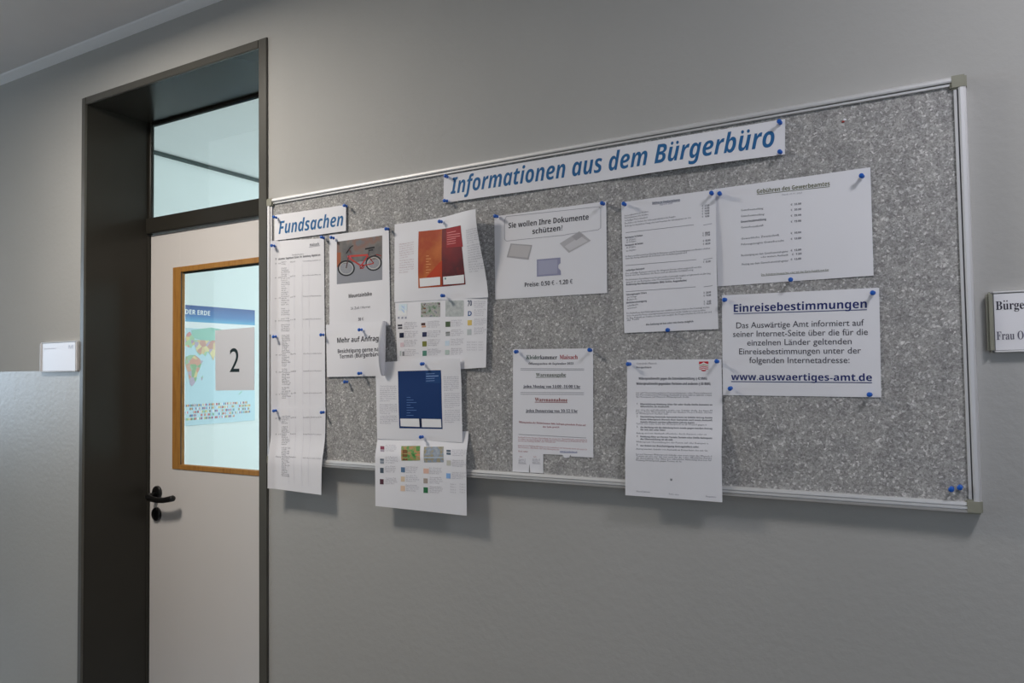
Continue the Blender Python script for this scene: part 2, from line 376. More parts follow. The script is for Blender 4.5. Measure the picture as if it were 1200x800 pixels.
# ------------------------------------------------------------------ paper
BY = -0.020                      # front surface of the board
def sm(x):
    x = np.clip(x, 0, 1); return x*x*(3-2*x)
class Sheet:
    def __init__(s, tl, tr, br, bl, depth, warp=None, y0=None):
        s.y = (BY if y0 is None else y0)-depth; s.warp = warp
        s.c = [up(p, s.y) for p in (tl, tr, br, bl)]
        s.W = np.linalg.norm(s.c[1]-s.c[0]); s.H = np.linalg.norm(s.c[3]-s.c[0]); s.buf = {}
    def pos(s, u, v, lift=0.0):
        u = np.asarray(u, float)[..., None]; v = np.asarray(v, float)[..., None]
        P = (s.c[0]*(1-u)+s.c[1]*u)*(1-v)+(s.c[3]*(1-u)+s.c[2]*u)*v
        if s.warp: P = P+s.warp(u[..., 0], v[..., 0])
        P = P.copy(); P[..., 1] -= lift; return P
    def uv(s, px):
        q = np.array([.5, .5])
        for _ in range(25):
            f = proj(s.pos(*q))-np.array(px, float); e = 1e-4
            J = np.array([(proj(s.pos(q[0]+e, q[1]))-px-f)/e, (proj(s.pos(q[0], q[1]+e))-px-f)/e]).T
            d = np.linalg.solve(J, -f); q = q+np.clip(d, -.3, .3)
            if abs(d).max() < 1e-6: break
        return q
    def addf(s, uvs, faces, mat, lift, txt=False):
        V, F, MI, mats = s.buf.setdefault(txt, ([], [], [], []))
        if mat not in mats: mats.append(mat)
        P = s.pos(uvs[:, 0], uvs[:, 1], lift); n = len(V); V += [tuple(p) for p in P]
        F += [tuple(n+i for i in f) for f in faces]; MI += [mats.index(mat)]*len(faces)
    def text(s, st, p0, p1, h, col, style='n', res=None, shear=0.0, lift=.00035, under=0):
        """baseline from pixel p0 to pixel p1, cap height h pixels at p0"""
        a, b = s.uv(p0), s.uv(p1); t = s.uv((p0[0], p0[1]-h))
        S = np.array([s.W, s.H]); A, B, T = a*S, b*S, t*S
        ex = B-A; L_ = np.linalg.norm(ex); ex = ex/L_; ey = np.array([ex[1], -ex[0]]); hh = abs((T-A)@ey)
        if res is None: res = 3 if h > 8 else (2 if h > 3.5 else 1)
        V, F = text_geo(st, style, res)
        if not len(V): return
        k = L_/V[:, 0].max(); kh = hh/.685
        x = V[:, 0]*k+V[:, 1]*kh*shear; y = V[:, 1]*kh
        uvs = (A+x[:, None]*ex+y[:, None]*ey)/S
        inkm = ink(col, 1.2 if hh > .008 else (1.0 if hh > .005 else 1.05))
        s.addf(uvs, F, inkm, lift, True)
        if under:
            g = np.array([A-ey*hh*.18, B-ey*hh*.18, B-ey*hh*(.18+under), A-ey*hh*(.18+under)])/S
            s.quad_uv(g, inkm, lift, None, True)
    def quad_uv(s, c4, mat, lift=.0003, n=None, txt=False):
        c4 = np.array(c4, float)
        S = np.array([s.W, s.H]); nx = n or max(1, int(np.linalg.norm((c4[1]-c4[0])*S)/.012)+1); ny = max(1, int(np.linalg.norm((c4[3]-c4[0])*S)/.012)+1) if n is None else n
        if not s.warp: nx = ny = 1
        g = [((c4[0]*(1-i/nx)+c4[1]*i/nx)*(1-j/ny)+(c4[3]*(1-i/nx)+c4[2]*i/nx)*j/ny) for j in range(ny+1) for i in range(nx+1)]
        F = [(j*(nx+1)+i, (j+1)*(nx+1)+i, (j+1)*(nx+1)+i+1, j*(nx+1)+i+1) for j in range(ny) for i in range(nx)]
        s.addf(np.array(g), F, mat, lift, txt)
    def quad(s, p4, mat, lift=.0003):
        if isinstance(mat, str): mat = ink(mat)
        s.quad_uv([s.uv(p) for p in p4], mat, lift)
    def rect(s, x0, y0, x1, y1, mat, lift=.0003): s.quad(((x0, y0), (x1, y0), (x1, y1), (x0, y1)), mat, lift)
    def poly(s, pts, mat, lift=.0004):
        u = np.array([s.uv(p) for p in pts]); s.addf(u, [tuple(range(len(pts)))], ink(mat) if isinstance(mat, str) else mat, lift)
    def line(s, p0, p1, wpx, mat, lift=.0003):
        p0, p1 = np.array(p0, float), np.array(p1, float); d = p1-p0; nrm = np.array([-d[1], d[0]])/np.linalg.norm(d)*wpx/2
        s.quad((p0-nrm, p1-nrm, p1+nrm, p0+nrm), mat, lift)
    def flush(s, root):
        off = np.array(root.location)
        for txt, name in ((True, 'printed_text'), (False, 'printed_picture')):
            if txt not in s.buf: continue
            V, F, MI, mats = s.buf[txt]
            me = bpy.data.meshes.new(name); me.from_pydata([tuple(np.array(v)-off) for v in V], [], F)
            for m in mats: me.materials.append(m)
            me.polygons.foreach_set('material_index', MI); link(name, me, root)
    def build(s, name, label, cat, group=None, outline=None, mat=None, nx=24, ny=24, th=.00028):
        """the sheet itself is the thing, its prints are children"""
        loc = s.pos(.5, .0); bm = bmesh.new(); off = Vector(loc)
        if outline is None:
            if not s.warp: nx = ny = 1
            gr = {}
            for side, lf in ((0, 0.0), (1, -th)):
                for j in range(ny+1):
                    for i in range(nx+1):
                        gr[side, i, j] = bm.verts.new(Vector(s.pos(i/nx, j/ny, lf))-off)
            for j in range(ny):
                for i in range(nx):
                    bm.faces.new((gr[0, i, j], gr[0, i, j+1], gr[0, i+1, j+1], gr[0, i+1, j]))
                    bm.faces.new((gr[1, i, j], gr[1, i+1, j], gr[1, i+1, j+1], gr[1, i, j+1]))
            for i in range(nx):
                for j in (0, ny): bm.faces.new((gr[0, i, j], gr[0, i+1, j], gr[1, i+1, j], gr[1, i, j]))
            for j in range(ny):
                for i in (0, nx): bm.faces.new((gr[0, i, j], gr[0, i, j+1], gr[1, i, j+1], gr[1, i, j]))
        else:
            A = [bm.verts.new(Vector(s.pos(*s.uv(p)))-off) for p in outline]
            B = [bm.verts.new(Vector(s.pos(*s.uv(p), -th))-off) for p in outline]
            n = len(A)
            for tri in tessellate_polygon([[Vector((q.co.x, q.co.z, 0)) for q in A]]):
                bm.faces.new([A[i] for i in tri]); bm.faces.new([B[i] for i in reversed(tri)])
            for k in range(n): bm.faces.new((A[k], A[(k+1) % n], B[(k+1) % n], B[k]))
        bmesh.ops.recalc_face_normals(bm, faces=bm.faces)
        me = bpy.data.meshes.new(name); bm.to_mesh(me); bm.free(); me.materials.append(mat or M['paper'])
        o = link(name, me); o.location = off
        if s.warp:
            for p in me.polygons: p.use_smooth = True
            me.set_sharp_from_angle(angle=math.radians(40))
        tag(o, label, cat, group); s.root = o
        s.flush(o)
        return o

WORDS = ('Gemeinde Antrag Ausweis und der die das für von mit Gebühr Personalausweis Reisepass bei Verlust Termin Ausstellung '
         'Abholung ist nur nach durch Bescheinigung Meldung Auskunft zur Person Daten Widerspruch gegen Übermittlung an eine '
         'öffentliche Stelle im Alter ab Jahren werden kann auf Wunsch des Antragstellers zusätzlich sowie oder').split()
def blab(n, rnd):
    s = ''
    while len(s) < n: s += (' ' if s else '')+rnd.choice(WORDS)
    return s[:n].strip()
def para(sh, tl, tr, br, bl, n, h, col, last=0.6, rnd=None, style='n', jag=0.0):
    rnd = rnd or random.Random(int(tl[0]*7+tl[1]*13))
    tl, tr, br, bl = [np.array(p, float) for p in (tl, tr, br, bl)]
    for i in range(n):
        f = i/max(1, n-1); a = tl*(1-f)+bl*f; b = tr*(1-f)+br*f
        k = last if i == n-1 and n > 1 else 1-jag*rnd.random()
        b = a+(b-a)*k; nch = max(2, int(np.linalg.norm(b-a)/(h*.80)))
        sh.text(blab(nch, rnd), a, b, h, col, style, 1)

# ------------------------------------------------------------------ notice board
FY = -0.027
TLp, TRp, BRp, BLp = up((312.5, 232), FY), up((1133.5, 87.5), FY), up((1150.5, 600), FY), up((312, 544.5), FY)
bx0 = (TLp[0]+BLp[0])/2; bx1 = (TRp[0]+BRp[0])/2; bz1 = (TLp[2]+TRp[2])/2; bz0 = (BLp[2]+BRp[2])/2
board = tag(empty('notice_board', ((bx0+bx1)/2, 0, bz0)), 'long grey flecked notice board in an aluminium frame, hung beside the door', 'notice board')
bm = bmesh.new(); box(bm, bx0+.006, bx1-.006, BY, -.003, bz0+.006, bz1-.006); child('pin_surface', bm, M['felt'], board)
prof = [(0, 0), (0, .016), (.0015, .0245), (.005, .027), (.010, .0272), (.0130, .0262), (.0134, .0205), (.0152, .0205), (.0156, .0245), (.0200, .0240), (.0205, .0205), (.0205, 0.002), (.001, 0.0)]
profb = [(0, 0), (0, .018), (.0015, .026), (.006, .0272), (.0062, .0225), (.0076, .0225), (.0080, .0270), (.0124, .0268), (.0126, .0225), (.0140, .0225), (.0144, .0262), (.0200, .0250), (.0205, .0205), (.0205, 0.002), (.001, 0.0)]
prof_h = [(a*.87, b) for a, b in prof]
cs = .022
for nm, pf, p0, p1, nin, mt in (('frame_rail', prof_h, (bx0+cs, -.0005, bz1), (bx1-cs, -.0005, bz1), (0, 0, -1), 'alu_x'),
                            ('frame_rail', profb, (bx0+cs, -.0005, bz0), (bx1-cs, -.0005, bz0), (0, 0, 1), 'alu_x'),
                            ('frame_stile', prof, (bx0, -.0005, bz0+cs), (bx0, -.0005, bz1-cs), (1, 0, 0), 'alu_z'),
                            ('frame_stile', prof, (bx1, -.0005, bz0+cs), (bx1, -.0005, bz1-cs), (-1, 0, 0), 'alu_z')):
    bm = bmesh.new(); extrude_profile(bm, pf, p0, p1, (0, -1, 0), nin); child(nm, bm, M[mt], board)
for (xa, xb, za, zb) in ((bx0+cs, bx1-cs, bz1-.0132, bz1-.0118), (bx0+.0135, bx0+.0151, bz0+cs, bz1-cs), (bx1-.0151, bx1-.0135, bz0+cs, bz1-cs)):
    bm = bmesh.new(); box(bm, xa, xb, -.0216, -.020, za, zb); child('groove_shade_strip', bm, M['groove'], board)  # dark strip laid in the groove bottom, standing in for its shade
for cx, cz in ((bx0, bz0), (bx0, bz1), (bx1, bz0), (bx1, bz1)):
    bm = bmesh.new(); sx = 1 if cx == bx0 else -1; sz = 1 if cz == bz0 else -1
    xa, xb = sorted((cx-.0006*sx, cx+.026*sx)); za, zb = sorted((cz-.0006*sz, cz+.025*sz))
    box(bm, xa, xb, -.0283, -.0005, za, zb, .003, 2)
    c = child('frame_corner', bm, M['cap'], board); c['label'] = 'grey green plastic corner cap'

# ------------------------------------------------------------------ the sheets
def bulge(amt, side=0.0, top=0.0, bottom=0.0, left=0.0, bs=.30):
    def f(u, v):
        d = amt*np.sin(np.pi*u)*np.sin(np.pi*v)+side*sm((u-.55)/.45)+top*sm((.3-v)/.3)+bottom*sm((v-bs)/(.42 if bs > .1 else .34))+left*sm((.12-u)/.12)
        o = np.zeros(np.shape(u)+(3,)); o[..., 1] = -d; return o
    return f
TITLE = '#2c6190'
# title strip
s = Sheet((520, 206), (920, 139.3), (920, 181), (520, 238), .0030, lambda u, v: np.stack([0*u, -(.006*np.sin(np.pi*np.clip((u-.5)/.5, 0, 1))*v+.002*np.sin(3*np.pi*u)*v+.0012*(v)), 0*u], -1))
s.text('Informationen aus dem Bürgerbüro', (528, 227.3), (907.5, 171.5), 18, TITLE, 'i', 4)
s.build('paper_strip', 'long white paper strip reading Informationen aus dem Bürgerbüro along the board top', 'paper sign', nx=48, ny=4)
# Fundsachen strip
s = Sheet((321.6, 252), (406, 240), (406, 270.6), (321.6, 282), .0035, bulge(.001, .002))
s.text('Fundsachen', (326.6, 274.2), (402.3, 264.2), 14.2, TITLE, 'i', 4)
s.build('paper_strip', 'short white paper strip reading Fundsachen in the top left corner of the board', 'paper sign')
# the three found-property lists
def found_list(q, depth, label, head, y_entries, warp):
    s = Sheet(*q, depth, warp); tl, tr, br, bl = [np.array(p, float) for p in q]
    rnd = random.Random(int(tl[1]))
    def at(u, v): return (tl*(1-u)+tr*u)*(1-v)+(bl*(1-u)+br*u)*v
    G = '#8b8a90'
    if head:
        s.text('maisach', at(.72, .075), at(.90, .072), 3.4, '#7a7a80', 'b', 1)
        s.line(at(.70, .085), at(.92, .075), .6, '#9a9aa0')
        s.text('Fundsachenliste', at(.38, .165), at(.60, .160), 1.8, G, 'n', 1)
        s.text('Fundnummer  Gegenstand  Datum  Ort  Bemerkung  Abgeholt am', at(.06, .205), at(.92, .180), 2.4, '#77767c', 'b', 1)
    for vv in y_entries:
        s.text(blab(7, rnd), at(.05, vv), at(.16, vv-.004), 1.7, G, 'n', 1)
        s.text(blab(6, rnd), at(.34, vv-.01), at(.44, vv-.016), 1.7, G, 'n', 1)
        s.text(blab(26, rnd), at(.58, vv-.015), at(.93, vv-.020), 1.5, '#96959b', 'n', 1)
    v = .235 if head else .05
    vend = .86 if len(y_entries) < 4 and not head else .985
    while v < vend:
        if rnd.random() > .12: s.text(blab(rnd.randint(6, 13), rnd), at(.17, v), at(.17+rnd.uniform(.07, .17), v-.002), 1.6, '#8d8c93', 'n', 1)
        v += .0215
    for uu in (.31, .42, .57, .70): s.line(at(uu, .25 if head else .02), at(uu, .93), .35, '#c9c8ce')
    return s.build('paper_sheet', label, 'paper sheet')
found_list(((319.5, 282.5), (380, 279), (381, 392), (319, 392)), .0010, 'topmost of three list sheets at the left board edge, with a small logo', True, (.25, .40, .62, .86), bulge(.001, .0015, 0, 0, .009))
found_list(((320, 389), (381, 388.5), (381.5, 481), (320, 481)), .0022, 'middle one of the three list sheets hanging at the left edge of the board', False, (.30, .52, .80), bulge(.001, .001, 0, 0, .008))
found_list(((319.7, 477.5), (381.5, 477), (380, 579), (319.5, 571)), .0034, 'lowest of the three list sheets at the left board edge, hanging below the frame', False, (.14, .34, .62), bulge(.001, 0, 0, .012, .007))

# the bicycle page
s = Sheet((386, 275.5), (456, 266.3), (458, 381), (386, 388), .0008, bulge(.0015, .002))
def bike_bg():
    m = principled('printed_photo_ground', (0.2, .2, .2), .6); N, L, b = nodes(m)
    v = coord(N, L, (1, 1, 1)); f = noise(N, L, v, 22, 3)
    L.new(ramp(N, L, f, [(0.3, srgb('#4c4c50')), (0.5, srgb('#6e6965')), (0.62, srgb('#7d5b50')), (0.72, srgb('#66686c'))]), b.inputs['Base Color']); return m
s.quad(((394.8, 283.2), (448, 275.8), (448, 327.8), (394.8, 333)), '#808288')
s.quad(((394.8, 283.2), (448, 275.8), (448, 303), (394.8, 310)), bike_bg(), .00033)
s.quad(((394.8, 296), (399.5, 295.5), (399.5, 312), (394.8, 313)), '#8a5138', .00036)
def ring(cx, cy, rx, ry, w, col, tilt=0, n=22, lift=.00045):
    for k in range(n):
        a0, a1 = 2*math.pi*k/n, 2*math.pi*(k+1)/n
        f = lambda a, q: (cx+(rx+q)*math.cos(a)*math.cos(tilt)-(ry+q)*math.sin(a)*math.sin(tilt), cy+(rx+q)*math.cos(a)*math.sin(tilt)+(ry+q)*math.sin(a)*math.cos(tilt))
        s.poly((f(a0, -w/2), f(a1, -w/2), f(a1, w/2), f(a0, w/2)), col, lift)
ring(405.8, 314.2, 9.4, 8.6, 1.5, '#1d1f22'); ring(405.8, 314.2, 7.6, 6.9, .6, '#a9aaa8')
ring(438, 308.2, 9.0, 8.3, 1.4, '#25262a', -.4); ring(438, 308.2, 7.2, 6.5, .6, '#b9b5ae', -.4)
for cx, cy, n in ((405.8, 314.2, 9), (438, 308.2, 9)):
    for k in range(n):
        a = 2*math.pi*k/n+.3; s.line((cx, cy), (cx+7.4*math.cos(a), cy+6.6*math.sin(a)), .28, '#8f8f8c', .00042)
for p0, p1, wd, c in (((408, 300.2), (431.5, 298.6), 2.2, '#a83c36'), ((409, 302), (422, 310.6), 2.0, '#9c3a34'), ((431, 299.5), (423.5, 311), 1.4, '#a82c2a'), ((408.5, 299.5), (410.5, 303.5), 3.4, '#b04458'),
                      ((424, 311.5), (438, 308.5), 1.2, '#9e2b29'), ((431.5, 300), (438, 308.2), 1.1, '#7d2826'), ((409, 299), (405.8, 314.2), 1.2, '#4a3033'), ((406, 297), (411, 289.5), 1.3, '#1c1a1c'), ((411, 289.5), (414, 287.6), 1.0, '#1c1a1c'),
                      ((409.5, 292), (411.5, 296.5), 1.0, '#5d3032'), ((428, 291.8), (439, 289.6), 1.7, '#1b1a1c'), ((432, 293.4), (437.5, 292.6), 1.5, '#242326'), ((433, 293), (431.5, 299), .9, '#35343a'),
                      ((430, 303), (441, 298.6), 1.2, '#2b2224'), ((441, 298), (446.8, 299.6), 1.0, '#87231f')):
    s.line(p0, p1, wd, c, .0005)
ring(424.3, 312.3, 2.2, 2.2, 1.2, '#8f2724', 0, 12, .0005)
s.line((422, 315), (427, 310), 1.0, '#6e1f20', .00055)
s.text('Mountainbike', (408.7, 349.0), (435.8, 346.2), 4.2, '#3c3b40', 'b', 2)
s.text('26 Zoll / Herren', (411, 362.8), (433.8, 360.6), 3.1, '#85848c', 'n', 2)
s.text('30 €', (419.8, 375.8), (426, 375.2), 3.3, '#6b6a72', 'b', 2)
s.build('paper_sheet', 'white sheet with a printed photo of a red mountain bike', 'paper sheet')

# curled sheet below the bicycle
def curl(u, v):
    Wd = .262; u0 = .795; r = .0055+.0095*np.sin(np.pi*np.clip(v, 0, 1))**.7
    a = np.clip((u-u0)*Wd, 0, None); th = np.minimum(a/r, 2.75)
    o = np.zeros(np.shape(u)+(3,))
    o[..., 0] = np.where(a > 0, r*np.sin(th)-a, 0); o[..., 1] = -np.where(a > 0, r*(1-np.cos(th)), 0)-.003*np.sin(np.pi*np.clip(v, 0, 1))*sm(u/.5)
    return o
s = Sheet((382, 380.5), (470, 375), (468, 440), (383.2, 441.5), .0040, curl)
s.text('Mehr auf Anfrage', (395.2, 401.6), (447.5, 399.0), 5.6, '#35343a', 'b', 2)
s.text('Besichtigung gerne nach', (395.9, 413.8), (449, 411), 4.5, '#4a494f', 'b', 2)
s.text('Termin (Bürgerbüro)', (398, 420.0), (446.5, 417.0), 4.5, '#4a494f', 'b', 2)
s.build('paper_sheet', 'white sheet reading Mehr auf Anfrage, its right edge curled forward', 'paper sheet', nx=60, ny=20)

# lower page under the orange one
def thumbs(s, items, off=(0, 0)):
    for x0, y0, x1, y1, c in items: s.rect(x0+off[0], y0+off[1], x1+off[0], y1+off[1], c)
def noisy(name, cols, scale):
    m = principled(name, srgb(cols[0]), .6, spec=.3); N, L, b = nodes(m); f = noise(N, L, coord(N, L), scale, 3)
    L.new(ramp(N, L, f, [(.32+.36*i/(len(cols)-1), srgb(c)) for i, c in enumerate(cols)]), b.inputs['Base Color']); return m
M['card_a'] = noisy('printed_card_green', ['#5a7a55', '#9aa79a', '#b9b3b0', '#6f7d86'], 90)
M['card_b'] = noisy('printed_card_grey', ['#a9aeae', '#b7bcba', '#c3c6c4'], 120)
M['card_c'] = noisy('printed_card_bright', ['#3f7f3e', '#6fa05c', '#c28a63', '#8fb078'], 80)
M['card_d'] = noisy('printed_card_sand', ['#8a8a78', '#a99f82', '#8d9aab', '#a6adb5'], 80)
k = 7.27
def c1(x, y): return (440+x/k, 330+y/k)
s = Sheet((462.7, 345), (573.5, 340.5), (571.4, 430.4), (466, 437), .0008, bulge(.002, .008))
def cell(s, f, x0, y0, x1, y1, c): s.quad((f(x0, y0), f(x1, y0-2), f(x1, y1-2), f(x0, y1)), c, .0004)
cell(s, c1, 200, 190, 270, 245, '#c3d0e4'); cell(s, c1, 190, 245, 265, 290, '#d3dcea'); cell(s, c1, 222, 200, 250, 265, '#a9bcd9')
for x in (190, 222, 250): cell(s, c1, x, 300, x+16, 316, '#8a8c98')
cell(s, c1, 388, 178, 552, 300, M['card_a']); cell(s, c1, 597, 160, 752, 296, M['card_b'])
cell(s, c1, 395, 195, 430, 268, '#6b4a35'); cell(s, c1, 538, 182, 550, 215, '#553348')
for (x0, y0, x1, y1, c) in ((190, 365, 228, 380, '#3a3c44'), (192, 388, 228, 402, '#45464e'), (205, 436, 242, 478, '#1d2238'), (212, 520, 242, 556, '#c9b5ba'), (208, 590, 222, 632, '#a9b0b0'), (230, 595, 245, 632, '#77787c'),
                            (390, 352, 425, 372, '#4d3532'), (394, 375, 430, 390, '#b98f78'), (400, 430, 437, 470, '#2f3350'), (400, 508, 437, 552, '#71743a'), (402, 588, 437, 632, '#4f7c6c'),
                            (597, 340, 638, 385, '#47583f'), (599, 427, 635, 443, '#77797a'), (599, 446, 635, 462, '#8d8f90'), (594, 503, 630, 545, '#bccad4'), (594, 582, 630, 622, '#a5b3ac'),
                            (785, 328, 822, 372, '#c6ac62'), (782, 405, 818, 455, '#aab0b0')):
    cell(s, c1, x0, y0, x1, y1, c)
s.text('70', c1(785, 207), c1(822, 203), 6, '#27395c', 'b', 2); s.text('D', c1(788, 292), c1(820, 290), 5.4, '#2c4e86', 'b', 2)
LG = '#b3b1b8'
for x0, x1, ys in ((245, 368, (355, 430, 505, 585)), (445, 560, (345, 425, 500, 580)), (645, 755, (335, 415, 495, 575)), (840, 950, (175, 245, 325, 400))):
    for i, y in enumerate(ys): para(s, c1(x0, y), c1(x1, y-4), c1(x1, y+42), c1(x0, y+46), 4, 1.5, LG, .7, jag=.25)
for j in range(4):
    for x in (780, 825, 880): s.text('Feld %d' % j, c1(x, 520+j*22), c1(x+38, 518+j*22), 1.4, LG, 'n', 1)
s.build('paper_sheet', 'white info sheet with rows of tiny coloured pictures below the orange brochure page', 'paper sheet')

# orange brochure page, top right corner bent forward
def corner(u, v):
    d = .036*sm((u-.45)/.55)*sm((1.02-v)/1.0)+.0045*np.sin(np.pi*u)*np.sin(np.pi*v)+.010*sm((u-.6)/.4)*v
    o = np.zeros(np.shape(u)+(3,)); o[..., 1] = -d; o[..., 0] = -.25*d*sm((u-.5)/.5); return o
s = Sheet((462.5, 262.8), (570, 247.5), (575.5, 348.5), (462, 354), .0022, corner)
k2 = 8
def c2(x, y): return (470+x/k2, 250+y/k2)
M['orange'] = noisy('orange_print', ['#c86f35', '#b9602c', '#a8431f', '#b04a22'], 14)
M['darkred'] = noisy('dark_red_print', ['#7d1f1f', '#6d2024', '#541e22', '#8a2622'], 14)
s.quad((c2(165, 170), c2(385, 146), c2(385, 686), c2(163, 700)), M['orange'])
s.quad((c2(385, 146), c2(558, 112), c2(605, 665), c2(385, 686)), M['darkred'])
s.quad((c2(425, 142), c2(560, 116), c2(580, 312), c2(425, 320)), '#8c2c2e', .0005)
s.quad((c2(350, 470), c2(385, 440), c2(385, 600), c2(235, 600)), '#a83c20', .0005)
for i in range(6):
    y = 182+i*21; s.line(c2(432, y+2), c2(555 if i in (1, 2) else 515, y-16+i), .9, '#c77a78', .0008)
for i in range(7): s.line(c2(235, 400+i*26), c2(262+20*(i % 2), 398+i*26), .6, '#d99a68', .0008)
s.quad((c2(175, 610), c2(368, 594), c2(368, 670), c2(178, 688)), '#dcd7dc', .0008)
s.quad((c2(395, 594), c2(590, 574), c2(593, 654), c2(398, 668)), '#dcd7dc', .0008)
para(s, c2(238, 632), c2(330, 625), c2(340, 652), c2(238, 665), 3, 1.3, '#a7a3a8'); para(s, c2(425, 614), c2(545, 602), c2(545, 618), c2(425, 632), 2, 1.3, '#8f8b92')
s.rect(521.3, 325.3, 523, 327.5, '#5a8a8a', .001)
for (a, b, c_, d_, n) in (((468, 287), (485, 284), (485, 300), (468, 303), 7), ((468, 306), (485, 304), (485, 318), (468, 320), 6)): para(s, a, b, c_, d_, n, 1.4, '#bfa9ae')
for (a, b, c_, d_, n) in (((546, 271), (559, 267.5), (561, 283), (547, 285.5), 7), ((547.5, 289), (563, 286), (566, 305), (549, 308), 8), ((549, 311), (567, 309), (568, 317), (550, 319), 4)): para(s, a, b, c_, d_, n, 1.4, '#a8a6ae')
s.build('paper_sheet', 'white brochure page with an orange and dark red cover, its top corner bent forward', 'paper sheet', nx=40, ny=30)

# green card page at the bottom
s = Sheet((442.7, 508), (549.5, 505), (550.6, 603), (443.4, 591.8), .0008, bulge(.002, .002, 0, .012, bs=.0))
k3 = 7.275
def c3(x, y): return (440+x/k3, 500+y/k3)
cell(s, c3, 222, 163, 382, 288, M['card_c']); cell(s, c3, 415, 170, 582, 302, M['card_d'])
cell(s, c3, 232, 195, 275, 285, '#6a4b2a'); cell(s, c3, 415, 232, 582, 302, '#9aa6b2'); cell(s, c3, 340, 210, 380, 245, '#c0795a')
for (x0, y0, x1, y1, c) in ((42, 163, 76, 192, '#7d3f50'), (42, 195, 76, 210, '#9c93a0'), (40, 270, 72, 288, '#65707c'), (40, 292, 72, 312, '#848c95'), (40, 348, 70, 392, '#46525d'), (38, 444, 70, 488, '#50303a'),
                            (218, 343, 252, 386, '#54708f'), (217, 422, 250, 465, '#cbb79c'), (215, 500, 252, 546, '#cfb49c'), (410, 354, 456, 396, '#cda999'), (410, 438, 446, 480, '#9a8f86'), (410, 514, 448, 562, '#2f6a45'),
                            (606, 195, 642, 212, '#4f5a66'), (606, 218, 642, 236, '#4f5f70'), (608, 285, 642, 328, '#b3b2a8'), (604, 395, 640, 438, '#7fa3cf')):
    s.quad((c3(x0, y0), c3(x1, y0+2), c3(x1, y1+2), c3(x0, y1)), c, .0004)
for x0, x1, ys in ((85, 195, (160, 260, 340, 440)), (260, 375, (345, 420, 500)), (460, 580, (355, 435, 515)), (655, 785, (200, 290, 395))):
    for y in ys: para(s, c3(x0, y), c3(x1, y+3), c3(x1, y+50), c3(x0, y+46), 4, 1.5, LG, .7, jag=.25)
for j in range(4):
    for x in (640, 720): s.text('Feld %d' % j, c3(x, 492+j*23), c3(x+45, 496+j*23), 1.4, LG, 'n', 1)
s.build('paper_sheet', 'white info sheet with two green card pictures hanging lowest, past the bottom frame', 'paper sheet')

# blue brochure page
s = Sheet((440, 424.5), (541, 419.4), (543, 518), (442, 514), .0042, bulge(.003, .004, .003))
def c4(x, y): return (430+x/4, 410+y/4)
s.quad((c4(145, 99), c4(347, 94), c4(355, 370), c4(152, 366)), '#143160')
s.quad((c4(275, 98), c4(345, 96), c4(347, 155), c4(275, 155)), '#1c3d6c', .0005)
for i in range(4): s.line(c4(278, 112+i*11), c4(318+18*(i == 1), 110+i*11), .9 if i == 1 else .5, '#7f9ac4', .0008)
for i in range(8): s.line(c4(187, 222+i*12), c4(205+(i % 3)*14, 222+i*12), .5, '#5a7cae', .0008)
s.quad((c4(157, 321), c4(245, 322), c4(248, 360), c4(159, 357)), '#d6d5dc', .0008); s.quad((c4(257, 322), c4(348, 324), c4(350, 363), c4(259, 361)), '#d6d5dc', .0008)
para(s, c4(185, 334), c4(235, 335), c4(235, 350), c4(185, 349), 3, 1.2, '#a7a3ac'); para(s, c4(268, 332), c4(330, 334), c4(330, 340), c4(268, 338), 2, 1.2, '#8f8b95')
s.quad((c4(246, 322), c4(256, 322), c4(259, 361), c4(249, 361)), '#101c38', .0006)
for (x0, x1, y0, y1, n) in ((60, 138, 172, 240, 8), (60, 140, 258, 300, 6), (62, 142, 312, 345, 5), (360, 430, 128, 190, 8), (362, 434, 206, 270, 8), (364, 436, 285, 340, 7)):
    para(s, c4(x0, y0), c4(x1, y0-1), c4(x1+2, y1), c4(x0+1, y1), n, 1.4, '#a6a4ae', .6)
s.build('paper_sheet', 'white brochure page with a dark blue cover below the curled sheet', 'paper sheet')

# document sleeves notice
s = Sheet((579.2, 253.5), (710.5, 235.8), (711.6, 343.2), (580.3, 350.8), .0010, bulge(.002, .001))
def c5(x, y): return (505+x/3.478, 130+y/3.478)
for a, b in (((300, 445), (308, 430)), ((308, 430), (684, 390)), ((684, 390), (692, 397)), ((692, 397), (692, 476)), ((692, 476), (682, 484)), ((682, 484), (560, 502)), ((560, 502), (536, 507)), ((536, 507), (520, 508)), ((520, 508), (308, 530)), ((308, 530), (300, 522)), ((300, 522), (300, 445))):
    s.line(c5(*a), c5(*b), .55, '#8f8e95')
s.text('Sie wollen Ihre Dokumente', (596, 267.4), (689.9, 257.2), 5.9, '#3d3c42', 'b', 2); s.text('schützen?', (624, 274.2), (659.4, 269.8), 5.9, '#3d3c42', 'b', 2)
s.poly([c5(*p) for p in ((325, 540), (413, 546), (398, 606), (309, 596))], '#9c9a9c'); s.poly([c5(*p) for p in ((330, 545), (408, 551), (394, 598), (316, 590))], '#b0adad', .0006)
s.poly([c5(*p) for p in ((525, 540), (605, 490), (652, 528), (562, 578))], '#a9a7a9'); s.poly([c5(*p) for p in ((545, 552), (610, 510), (640, 530), (566, 570))], '#bab8ba', .0006)
s.poly([c5(*p) for p in ((575, 512), (605, 493), (622, 508), (592, 528))], '#9b999c', .0008)
s.poly([c5(*p) for p in ((432, 605), (528, 597), (528, 620), (519, 628), (519, 640), (529, 650), (530, 668), (432, 675))], '#8889a0'); s.poly([c5(*p) for p in ((438, 611), (516, 605), (516, 662), (438, 668))], '#9899ac', .0006)
s.text('Preise: 0,50 € - 1,20 €', (615, 336.2), (671.2, 332.2), 4.9, '#4a494f', 'b', 2)
